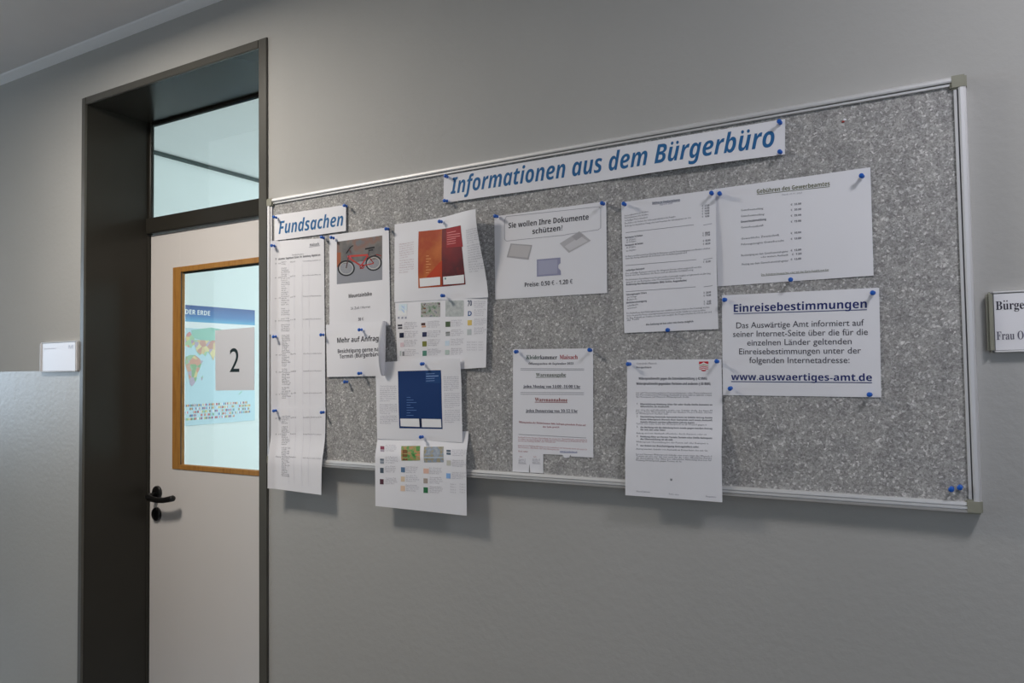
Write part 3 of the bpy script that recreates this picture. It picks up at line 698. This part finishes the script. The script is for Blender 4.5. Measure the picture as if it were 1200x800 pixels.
s.build('paper_sheet', 'white sheet with the question Sie wollen Ihre Dokumente schützen and grey card sleeves', 'paper sheet')

# trade office fees (landscape)
s = Sheet((837.2, 221.5), (1020, 196), (1023.8, 322.8), (841, 335.5), .0010, bulge(.0022, .001))
def c6(x, y): return (825+x/5.333, 190+y/5.333)
OL = '#62644a'
s.text('Gebühren des Gewerbeamtes', c6(330, 196), c6(786, 146), 4.6, OL, 'b', 2, under=.14)
s.text('Stand: 01.01.2023', c6(487, 208), c6(612, 196), 2.0, '#97969e', 'n', 1)
D = '#626169'
for t, x, y, x1, y1, pr, py in (('Gewerbeanmeldung', 230, 306, 370, 294, '€  35,00', 271), ('Gewerbeummeldung', 230, 343, 376, 330, '€  30,00', 305), ('Gewerbeabmeldung', 230, 379, 388, 362, '€  25,00', 341), ('Gewerbeauskunft', 230, 414, 372, 400, '€  15,00', 378),
                            ('Gewerbliche Zweitschrift', 232, 484, 470, 460, '€  10,00', 450), ('Führungszeugnis Gewerberecht', 233, 520, 500, 494, '€  13,00', 486), ('Bescheinigung aus dem Gewerbezentralregister', 233, 588, 527, 562, '€  13,00', 558),
                            ('Auszug aus dem Gewerbezentralregister', 235, 644, 528, 620, '€  13,00', 614)):
    s.text(t, c6(x, y), c6(x1, y1), 2.3, D, 'b' if 'beab' in t else 'n', 1); s.text(pr, c6(542, py), c6(608, py-7), 2.1, D, 'b', 1)
s.text('oder weitere Auskunft', c6(355, 598), c6(526, 584), 2.2, D, 'n', 1); s.text('€  7,50', c6(550, 582), c6(610, 576), 2.1, D, 'b', 1)
s.text('Die Gebühren können bar oder mit der Karte bezahlt werden', c6(358, 708), c6(780, 676), 2.1, OL, 'n', 1, under=.2)
s.build('paper_sheet', 'landscape white sheet headed Gebühren des Gewerbeamtes at upper right of the board', 'paper sheet')

# fees (portrait)
def feew(u, v):
    o = np.zeros(np.shape(u)+(3,)); o[..., 1] = -(.0025*np.sin(np.pi*v)*u+.002*sm((u-.7)/.3)*np.sin(np.pi*v)); return o
s = Sheet((728, 237), (838.8, 221.8), (841.8, 385.4), (731.6, 390), .0022, feew)
def c7(x, y): return (715+x/4.207, 210+y/4.207)
s.text('Gebühren des Einwohnermeldeamtes', c7(208, 122), c7(345, 106), 2.4, '#5c6279', 'b', 1, under=.15); s.text('Stand 01.2023', c7(245, 129), c7(308, 121), 1.6, '#6c7189', 'n', 1)
G7 = '#74737b'
rows = [(72, 184, 188, 162, 'Personalausweis ab 24 Jahre', 'n'), (72, 195, 188, 176, 'Personalausweis bis 24 Jahre', 'n'), (72, 208, 186, 190, 'vorläufiger Personalausweis', 'n'), (72, 221, 322, 187, 'Einschalten oder Ändern der Onlineausweisfunktion bei Ausgabe', 'n'), (72, 234, 398, 193, 'Änderung der Anschrift bei Umzug oder beim Neusetzen der Geheimnummer vor Ort', 'n'),
        (75, 292, 160, 280, 'Reisepass 32 Seiten', 'b'), (80, 303, 128, 297, 'ab 24 Jahre', 'n'), (80, 314, 128, 308, 'bis 24 Jahre', 'n'), (75, 330, 162, 319, 'Reisepass 48 Seiten', 'b'), (80, 341, 126, 335, 'ab 24 Jahre', 'n'), (80, 357, 128, 350, 'bis 24 Jahre', 'n'),
        (76, 384, 492, 343, 'Im Expressverfahren wird ein Zuschlag für Reisepässe und für Passersatzpapiere von Kindern erhoben', 'n'), (76, 394, 378, 365, 'wenn der Antrag außerhalb der Dienstzeit oder im Ausland gestellt wird', 'n'),
        (77, 454, 170, 443, 'vorläufiger Reisepass', 'b'), (77, 468, 450, 435, 'Der vorläufige Reisepass wird nur für dringende Reisen sofort ausgestellt werden', 'n'), (77, 478, 410, 450, 'hierzu sind ein Nachweis der Reise und ein aktuelles Lichtbild nötig', 'n'),
        (78, 499, 495, 467, 'Kinderreisepass Ausstellung ist nur bis zum zwölften Lebensjahr möglich und gilt jeweils ein Jahr lang', 'n'), (78, 511, 352, 489, 'danach ist ein Reisepass oder Personalausweis nötig', 'n'), (78, 523, 378, 502, 'Änderung des Kinderreisepass (Bild, Größe, Augenfarbe)', 'b'),
        (80, 573, 180, 563, 'Führungszeugnis 13 Euro', 'b'), (84, 586, 132, 580, 'zur Vorlage', 'n'), (84, 598, 132, 592, 'Behörde', 'n'), (80, 613, 180, 603, 'Meldebescheinigung', 'b'), (85, 627, 138, 620, 'einfach', 'n'), (85, 640, 132, 634, 'erweitert', 'n'),
        (82, 664, 490, 634, 'Die Auskunft aus dem Melderegister kann nur schriftlich oder persönlich im Amt beantragt werden', 'n'), (82, 676, 470, 648, 'wobei die gesuchte Person eindeutig bestimmt werden muss und die Gebühr im voraus zu zahlen', 'n'), (82, 688, 500, 657, 'ist. Eine Auskunft am Telefon ist leider nicht möglich. Bei Fragen wenden Sie sich an uns und', 'n'), (84, 698, 142, 692, 'das Team', 'n'),
        (178, 720, 410, 704, 'Die Zahlung ist bar oder mit Karte möglich', 'b')]
for x0, y0, x1, y1, t, st in rows: s.text(t, c7(x0, y0), c7(x1, y1), 1.9, G7 if st == 'n' else '#5e5d66', st, 1)
for x, y, t in ((453, 136, '37,00'), (453, 149, '22,80'), (453, 162, '10,00'), (453, 175, '15,00'), (453, 189, ' 6,00'), (456, 270, '60,00'), (456, 281, '37,50'), (458, 308, '82,00'), (458, 324, '59,50'), (459, 412, '32,00'), (461, 564, '26,00'), (461, 578, '13,00'), (462, 608, ' 5,00'), (462, 619, '10,00')):
    s.text('€  '+t, c7(x, y), c7(x+36, y-4), 2.0, '#66656e', 'b', 1)
for x0, y0, x1, y1 in ((77, 263, 412, 224), (76, 425, 425, 396), (78, 554, 422, 530), (460, 226, 502, 218), (460, 396, 505, 388), (462, 530, 505, 524)): s.line(c7(x0, y0), c7(x1, y1), .55, '#85848c')
s.build('paper_sheet', 'portrait white price list sheet above the notice with the red crest', 'paper sheet')

# entry regulations
s = Sheet((846, 346), (1030.3, 337), (1032.8, 465.4), (847, 462.8), .0010, bulge(.0025, .001))
def c8(x, y): return (840+x/5.333, 330+y/5.333)
NV = '#252f66'
s.text('Einreisebestimmungen', c8(106, 190), c8(938, 163), 8.6, NV, 'b', 3, under=.10)
for t, x0, y0, x1, y1 in (('Das Auswärtige Amt informiert auf', 122, 291, 920, 274), ('seiner Internet-Seite über die für die', 102, 345, 944, 332), ('einzelnen Länder geltenden', 190, 399, 843, 390),
                      ('Einreisebestimmungen unter der', 140, 454, 902, 448), ('folgenden Internetadresse:', 203, 508, 830, 508)):
    s.text(t, c8(x0, y0), c8(x1, y1), 6.9, '#413f47', 'n', 3)
s.text('www.auswaertiges-amt.de', c8(90, 614), c8(970, 620), 7.4, NV, 'b', 3, under=.12)
s.build('paper_sheet', 'landscape white sheet headed Einreisebestimmungen with a blue web address', 'paper sheet')

# clothing room sheet with torn-off strips
def c9(x, y): return (595+x/10, 400+y/10)
def c9b(x, y): return (595+x/10, 480+y/10)
s = Sheet((601.2, 409.2), (695, 408), (695.3, 556.5), (600.6, 553), .0012)
s.text('Kleider', c9(220, 208), c9(378, 208), 4.9, '#44584e', 's', 2); s.text('kammer', c9(380, 208), c9(580, 208), 4.9, '#3b3a44', 's', 2); s.text('Maisach', c9(608, 207), c9(820, 205), 4.9, '#a03238', 's', 2)
s.text('Öffnungszeiten ab September 2023', c9(245, 272), c9(772, 270), 2.6, '#5f5e66', 's', 1)
for y in (317, 333, 597, 618): s.line(c9(150, y), c9(895, y+3), .45, '#77767e')
s.text('Warenausgabe', c9(330, 410), c9(684, 408), 4.0, '#4e5a4c', 's', 2, under=.14)
s.text('jeden Montag von 14:00 -16:00 Uhr', c9(182, 540), c9(852, 545), 3.3, '#4a4a5a', 's', 2, under=.12)
s.text('Warenannahme', c9(318, 700), c9(700, 706), 4.2, '#8a3a38', 's', 2, under=.14)
s.text('jeden Donnerstag von 10-12 Uhr', c9b(212, 25), c9b(820, 30), 3.3, '#4a4a5a', 's', 2, under=.12)
RD = '#a8606a'
s.text('Öffnungszeiten der Kleiderkammer bitte Anfragen gesonderte Preise auf', c9b(132, 152), c9b(915, 190), 2.0, RD, 's', 1); s.text('der Seite gesetzt', c9b(412, 208), c9b(605, 212), 2.0, RD, 's', 1)
s.line(c9b(128, 287), c9b(920, 330), .5, '#77767e')
for i, (x1) in enumerate((930, 930, 560)): s.text(blab(82 if x1 > 600 else 42, random.Random(i)), c9b(122, 328+i*21), c9b(x1, 328+i*21+(33 if x1 > 600 else 17)), 1.6, '#b87a80', 'n', 1)
s.text(blab(82, random.Random(9)), c9b(122, 422), c9b(930, 472), 1.6, '#b87a80', 'n', 1); s.text(blab(45, random.Random(19)), c9b(122, 445), c9b(600, 474), 1.6, '#b87a80', 'n', 1)
s.text('www.kleiderkammer.de', c9b(612, 494), c9b(815, 500), 1.8, '#5560a0', 'n', 1, under=.2); s.text('bei uns', c9b(128, 492), c9b(235, 496), 1.8, '#b04850', 'n', 1)
for x in (125, 290):
    s.text('Info', c9b(x+15, 556), c9b(x+50, 558), 1.4, '#b87a80', 'n', 1)
    for j in range(3): s.text(blab(8, random.Random(j+x)), c9b(x, 585+j*18), c9b(x+85, 588+j*18), 1.4, '#9a99a4', 'n', 1)
    s.line(c9b(x, 628), c9b(x+95, 632), .4, '#8a8a92')
s.build('paper_sheet', 'white sheet headed Kleiderkammer with most tear-off strips missing below', 'paper sheet', outline=[(601.2, 409.2), (695, 408), (695.3, 536), (669.3, 534.6), (668.5, 532.8), (667, 535.8), (664, 536.4), (661, 536), (659.2, 532.8), (636.5, 532), (636.6, 554.2), (621.4, 553.4), (620.4, 543), (619.6, 553.2), (600.6, 552.4)])

# notice with the crest
s = Sheet((734.7, 421.6), (845.5, 420.7), (848.6, 587), (735.5, 578.8), .0010, bulge(.0015, .001, 0, .014))
def c10(x, y): return (720+x/4.207, 410+y/4.207)
def c10b(x, y): return (725+x/8.89, 410+y/8.89)
s.text('Gemeinde Maisach', c10b(185, 148), c10b(395, 147), 2.0, '#85848c', 'n', 1); s.text('Bürgerbüro', c10b(185, 190), c10b(342, 188), 2.0, '#74737b', 'b', 1)
shield = [(836, 118), (938, 116), (936, 190), (925, 208), (905, 220), (885, 224), (865, 220), (848, 208), (837, 190)]
s.poly([c10b(*p) for p in shield], '#d9d4d8')
s.poly([c10b(*p) for p in ((838, 120), (936, 118), (935, 148), (905, 138), (886, 126), (866, 140), (838, 150))], '#b52a33', .0006)
for dy in (34, 52, 70): s.poly([c10b(*p) for p in ((840, 124+dy), (866, 120+dy), (886, 112+dy), (906, 120+dy), (934, 124+dy), (934, 132+dy), (906, 129+dy), (886, 121+dy), (866, 129+dy), (840, 132+dy))], '#b8434a' if dy != 34 else '#8d8a5c', .0006)
s.poly([c10b(*p) for p in ((856, 206), (916, 206), (905, 218), (885, 222), (866, 218))], '#a8303a', .0006)
s.text('Widerspruchsrecht gegen die Datenübermittlung (§ 42 BMG)', c10(120, 146), c10(458, 146), 2.7, '#55545e', 'b', 1)
s.text('Widerspruchsrecht gegenüber Parteien und anderen (§ 50 BMG)', c10(108, 171), c10(475, 172), 2.7, '#55545e', 'b', 1)
def P10(x0, y0, x1, y1, n, st='n', c='#787780', last=.7):
    sl = (x1-x0)*.012*(y0-150)/150
    para(s, c10(x0, y0), c10(x1, y0+sl), c10(x1, y1+sl), c10(x0, y1), n, 1.75, c, last, style=st)
P10(107, 214, 480, 234, 3); P10(128, 270, 483, 282, 2, 'b', '#63626b', .4); P10(107, 298, 482, 316, 3, last=.42); P10(128, 332, 483, 358, 3, 'b', '#63626b', .75); P10(107, 366, 455, 366, 1)
P10(128, 384, 482, 396, 2, 'b', '#63626b', .35); P10(107, 412, 455, 412, 1); P10(128, 430, 482, 442, 2, 'b', '#63626b', .45); P10(107, 455, 462, 455, 1); P10(128, 474, 416, 474, 1, 'b', '#63626b'); P10(107, 490, 460, 490, 1)
P10(107, 516, 480, 546, 4, last=.6)
for i, y in enumerate((268, 330, 382, 428, 470)): s.text(str(i+1)+'.', c10(110, y), c10(116, y), 1.8, '#63626b', 'b', 1)
s.text('M', c10(276, 644), c10(284, 645), 2.6, '#4c4b54', 'b', 1)
for x, t, y in ((108, 'Stand Januar', 699), (268, 'Seite eins', 712), (452, 'Bürgerbüro', 724)): s.text(t, c10(x, y), c10(x+(70 if x == 108 else 50), y+4), 1.8, '#9a99a2', 'n', 1)
s.build('paper_sheet', 'portrait white notice with a small red crest, hanging past the bottom frame', 'paper sheet')

# ------------------------------------------------------------------ push pins
def pin_meshes():
    bm = bmesh.new(); seg = 14
    lathe(bm, [(.0040, .0012), (.0042, .0038), (.0054, .0042), (.0062, .0034), (.0070, .0025), (.0105, .0024), (.0118, .0036), (.0126, .0044), (.0150, .0047), (.0163, .0043), (.0170, .0030)], (0, 0, 0), (0, -1, 0), seg)
    a = bpy.data.meshes.new('push_pin'); bm.to_mesh(a); bm.free(); a.materials.append(M['pin'])
    for p in a.polygons: p.use_smooth = True
    bm = bmesh.new(); lathe(bm, [(-.006, .0003), (.0, .0006), (.0045, .0006)], (0, 0, 0), (0, -1, 0), 6)
    b = bpy.data.meshes.new('needle'); bm.to_mesh(b); bm.free(); b.materials.append(M['needle'])
    return a, b
PA, PB = pin_meshes()
PINS = [(321.5, 254.5, .004, 'at the left end of the Fundsachen strip'), (404, 241, .006, 'at the right end of the Fundsachen strip'),
    (319.5, 287.5, .002, 'at the top left corner of the topmost list sheet'), (377, 278.5, .003, 'at the top right corner of the topmost list sheet'),
    (389, 278.5, .002, 'at the top left corner of the bicycle sheet'), (453, 267.5, .003, 'at the top right corner of the bicycle sheet'),
    (321, 394, .003, 'at the top left corner of the middle list sheet'), (377, 392, .004, 'at the top right corner of the middle list sheet'),
    (321, 481, .004, 'at the top left corner of the lowest list sheet'), (377, 483, .005, 'at the top right corner of the lowest list sheet'),
    (422, 386, .005, 'at the top of the sheet reading Mehr auf Anfrage'), (421, 437, .005, 'at the bottom edge of the sheet reading Mehr auf Anfrage'),
    (405, 447.5, .001, 'stuck loose just under the sheet reading Mehr auf Anfrage'),
    (515.5, 259, .006, 'at the top edge of the orange brochure page'), (518, 346, .006, 'at the bottom edge of the orange brochure page'),
    (494, 426, .007, 'above the dark blue brochure cover'), (493, 512, .004, 'below the dark blue brochure cover'),
    (522, 206.5, .002, 'at the upper left corner of the long title strip'), (522, 234.5, .003, 'at the lower left corner of the long title strip'),
    (914, 143, .002, 'at the upper right corner of the long title strip'), (914, 177, .004, 'at the lower right corner of the long title strip'),
    (581, 253, .001, 'at the top left corner of the document sleeves sheet'), (706, 238, .002, 'at the top right corner of the document sleeves sheet'),
    (731, 239, .0025, 'at the top left corner of the portrait price list'), (833, 226, .003, 'at the top right corner of the portrait price list'),
    (842.5, 226.5, .002, 'at the top left corner of the trade office fee sheet'), (781.5, 386, .003, 'at the bottom edge of the portrait price list'),
    (1010.5, 205.5, .002, 'at the top right corner of the trade office fee sheet'), (925.5, 327, .002, 'at the bottom edge of the trade office fee sheet'),
    (849, 350.5, .001, 'at the upper left corner of the Einreisebestimmungen sheet'), (1023.5, 342.5, .002, 'at the upper right corner of the Einreisebestimmungen sheet'),
    (855.5, 454.5, .0015, 'at the lower left corner of the Einreisebestimmungen sheet'), (1020, 462.5, .002, 'at the lower right corner of the Einreisebestimmungen sheet'),
    (604, 411.5, .0015, 'at the top left corner of the Kleiderkammer sheet'), (690.5, 410.5, .0015, 'at the top right corner of the Kleiderkammer sheet'),
    (737, 426.5, .001, 'at the top left corner of the crest notice'), (839.5, 423.5, .002, 'at the top right corner of the crest notice'),
    (1116, 572.5, 0, 'loose in the lower right board corner, the left of two'), (1126, 570.8, 0, 'loose in the lower right board corner, the right of two')]
rp = random.Random(3)
for (x, y, d, where) in PINS:
    P = up((x, y), BY-d-.012); o = link('push_pin', PA); n = link('needle', PB, o)
    o.location = (P[0], BY-d, P[2]); o.rotation_euler = (rp.uniform(-.10, .12), 0, rp.uniform(-.14, .14))
    tag(o, 'blue push pin '+where, 'push pin', 'blue push pins on the notice board')
# scrap of red and white paper left on the board
P = up((989, 141), BY-.001); bm = bmesh.new()
box(bm, P[0]-.004, P[0]+.001, BY-.0016, BY-.0002, P[2]-.004, P[2]-.0005, .0005)
sc = child('paper_scrap', bm, principled('scrap_red', (.35, .04, .03), .7)); tag(sc, 'tiny red and white paper scrap near the upper right of the board', 'paper scrap')
bm = bmesh.new(); box(bm, P[0]-.001, P[0]+.004, BY-.0018, BY-.0003, P[2]-.001, P[2]+.003, .0005); child('scrap_corner', bm, M['paper'], sc)['label'] = 'white torn corner'

# ------------------------------------------------------------------ door signs
def door_sign(x0, x1, z0, z1, label, lines, crest=False):
    r = tag(empty('door_sign', ((x0+x1)/2, 0, z0)), label, 'door sign')
    bm = bmesh.new(); box(bm, x0+.004, x1-.004, -.0095, -.0005, z0+.001, z1-.001, .001); child('back_plate', bm, M['groove'], r)
    for a, b in ((x0, x0+.0105), (x1-.0105, x1)):
        bm = bmesh.new(); box(bm, a, b, -.015, -.0005, z0, z1, .004, 3); child('side_rail', bm, M['cap'] if not crest else M['alu_z'], r)
    for a, b in ((z0, z0+.003), (z1-.003, z1)):
        bm = bmesh.new(); box(bm, x0+.0105, x1-.0105, -.0125, -.0005, a, b, .0008); child('edge_rail', bm, M['alu_x'], r)
    bm = bmesh.new(); box(bm, x0+.0120, x1-.0120, -.0108, -.0095, z0+.004, z1-.004)
    ins = child('name_card', bm, M['gloss_card'] if crest else M['paper'], r)
    V, F, MI = [], [], []
    cols = []
    for (t, tx, tz, wd, h, col, st) in lines:
        vv, ff = text_geo(t, st, 3); n = len(V); kx = wd/vv[:, 0].max(); kz = h/.685
        V += [(tx+a*kx-r.location.x, -.0111, tz+b*kz-r.location.z) for a, b in vv]; F += [tuple(n+i for i in f) for f in ff]
        if col not in cols: cols.append(col)
        MI += [cols.index(col)]*len(ff)
    if V:
        me = bpy.data.meshes.new('printed_text'); me.from_pydata(V, [], F)
        for c in cols: me.materials.append(ink(c))
        me.polygons.foreach_set('material_index', MI); link('printed_text', me, r)
    return r
y_ = -.011
def wz(px): return up(px, y_)
a = up((1156.3, 345), -.015); b = up((1161, 412.5), -.015); z1_ = up((1156, 342), -.015)[2]; z0_ = up((1161, 413), -.015)[2]
t1a, t1b = wz((1167, 363)), wz((1167, 353)); t2a, t2b = wz((1168, 398)), wz((1168, 388.5))
wB = wz((1200, 361))[0]-t1a[0]; wF = wz((1193, 397))[0]-t2a[0]
xs = up((1156.5, 380), -.015)[0]
door_sign(xs, xs+.245, z0_, z1_, 'grey framed door sign reading Bürge and Frau at the right picture edge',
          [('Bürgerbüro', t1a[0], t1a[2], wB*1.98, (t1b-t1a)[2], '#34333c', 's'), ('Frau Ot', t2a[0], t2a[2], wF*1.42, (t2b-t2a)[2], '#5e5c68', 's')])
xa, xb = up((46, 418), -.015)[0], up((90, 418), -.012)[0]; za, zb = up((46, 436), -.013)[2], up((46, 401.5), -.013)[2]
door_sign(xa, xb, za, zb, 'small aluminium door sign with a blank-looking white card left of the door',
          [('Gemeinde Zimmer', xa+.022, zb-.026, .085, .005, '#b9bccb', 'n'), ('M', xb-.055, zb-.028, .028, .013, '#b9bfcd', 'b')], True)

# number sheet stuck on the door glass -------------------------------
s = Sheet((252, 387), (298.2, 383), (298.2, 457), (252.5, 457.5), .0, None, GY-.0012)
s.text('2', (269.3, 435.8), (280.5, 435.6), 27.5, '#25353a', 'n', 6)
s.build('number_sheet', 'pale sheet with a large black 2 on the door glass', 'paper sign', mat=M['sheet2'], th=.0008)

# world map on the office wall --------------------------------------
MX = OX+.004
def upm(px): return up(px, x=MX)
z_t, z_b = upm((217, 357))[2], upm((217, 499))[2]; yr = upm((299, 430))[1]; yl = yr-1.0
bm = bmesh.new(); box(bm, OX+.001, MX, yl, yr, z_b, z_t); wm = child('wall_map', bm, principled('map_ocean_print', srgb('#bcd6df'), .5))
tag(wm, 'large world map poster with blue header hanging inside the office behind the glass', 'map')
def mapq(name, quads, mats, mi, dx):
    me = bpy.data.meshes.new(name); V, F = [], []
    for q in quads:
        n = len(V); V += [(MX+dx, a, b) for a, b in q]; F.append(tuple(range(n, n+len(q))))
    me.from_pydata(V, [], F)
    for m in mats: me.materials.append(m)
    me.polygons.foreach_set('material_index', mi); return link(name, me, wm)
zh = upm((217, 376.5))[2]; zw = upm((217, 384))[2]
hm = principled('map_header_print', srgb('#2f56a0'), .5); N, L, b_ = nodes(hm)
g = N.new('ShaderNodeNewGeometry'); sp = N.new('ShaderNodeSeparateXYZ'); L.new(g.outputs['Position'], sp.inputs[0]); mr = N.new('ShaderNodeMapRange'); L.new(sp.outputs['Z'], mr.inputs['Value'])
mr.inputs['From Min'].default_value = zh; mr.inputs['From Max'].default_value = z_t
L.new(ramp(N, L, mr.outputs[0], [(0, srgb('#62a8cc')), (.35, srgb('#4678b0')), (1, srgb('#36508c'))]), b_.inputs['Base Color'])
mapq('map_header', [[(yl, zh), (yr, zh), (yr, z_t), (yl, z_t)]], [hm], [0], .0006)
mapq('map_border', [[(yl, zw), (yr, zw), (yr, zh), (yl, zh)]], [ink('#d5eaf2')], [0], .0006)
V, F = text_geo('DER ERDE', 'b', 2); p0, p1 = upm((217.5, 367.8)), upm((246.5, 371.0)); ht = upm((218, 361.5))[2]-p0[2]
me = bpy.data.meshes.new('map_title'); me.from_pydata([(MX+.001, p0[1]+a/V[:, 0].max()*(p1[1]-p0[1]), p0[2]+b/.69*ht*.85) for a, b in V], [], F); me.materials.append(ink('#e8eef6')); link('map_title', me, wm)
def land(cols, scale, name):
    m = principled(name, srgb(cols[0]), .5); N, L, b = nodes(m); v = N.new('ShaderNodeTexVoronoi'); v.inputs['Scale'].default_value = scale; L.new(coord(N, L), v.inputs['Vector'])
    s_ = N.new('ShaderNodeSeparateColor'); L.new(v.outputs['Color'], s_.inputs[0])
    L.new(ramp(N, L, s_.outputs[0], [(i/len(cols), srgb(c)) for i, c in enumerate(cols)], 'CONSTANT'), b.inputs['Base Color']); return m
LM = [land(['#c9a08e', '#9dbb9a', '#d8c58f', '#b7a6b8', '#8fae86', '#d09a86'], 34, 'map_africa_print'), land(['#b49bb4', '#d08f8f', '#9db4c8', '#d8c38f', '#a9c7a0'], 44, 'map_europe_print'),
      land(['#8fbfae', '#9ac6b6'], 5, 'map_north_print'), land(['#d8bf94', '#c99a8c', '#a8c7a4', '#dfcf9e', '#b9a8bc'], 30, 'map_asia_print')]
def mp(x, y):
    p = upm((200+x/5.72, 370+y/5.72)); return (p[1], p[2])
PG = [([(104, 275), (130, 262), (165, 262), (195, 285), (205, 300), (220, 300), (205, 330), (195, 360), (182, 385), (174, 430), (160, 455), (145, 472), (132, 460), (125, 420), (118, 380), (106, 345), (100, 320)], 0),
      ([(100, 150), (112, 118), (130, 105), (146, 130), (160, 150), (165, 190), (150, 200), (140, 215), (115, 208), (100, 200)], 1),
      ([(140, 96), (200, 88), (270, 78), (330, 88), (400, 110), (400, 160), (330, 165), (250, 165), (200, 160), (160, 150), (146, 125)], 2),
      ([(160, 160), (250, 165), (400, 160), (410, 230), (360, 290), (330, 260), (300, 262), (288, 300), (270, 262), (250, 240), (235, 272), (215, 252), (195, 265), (175, 235), (165, 200)], 3),
      ([(205, 415), (218, 398), (216, 425), (208, 435)], 0), ([(400, 380), (450, 350), (490, 380), (500, 430), (460, 440), (410, 430)], 3), ([(456, 525), (468, 512), (482, 500), (478, 512), (462, 526)], 2)]
for poly, mi in PG: mapq('map_land', [[mp(*p) for p in poly]], [LM[mi]], [0], .0008)
fl, mi = [], []; rf = random.Random(5); fc = ['#b86a70', '#6c88b0', '#dddde2', '#7fa488', '#cfbb84', '#8a6a74', '#a5bfd4', '#c29088']
for r_ in range(5):
    za_ = upm((217, 474.0+r_*4.0))[2]; n = 0; yy = yl+.03
    while yy < yr-.03-(.12 if r_ == 4 else 0):
        if rf.random() > .1:
            h2 = .0125
            for k_ in range(3):
                fl.append([(yy+k_*.0062, za_-h2), (yy+(k_+1)*.0062, za_-h2), (yy+(k_+1)*.0062, za_), (yy+k_*.0062, za_)]); mi.append(rf.randrange(len(fc)))
        yy += .0235
o = mapq('map_flags', fl, [ink(c) for c in fc], mi, .0008)
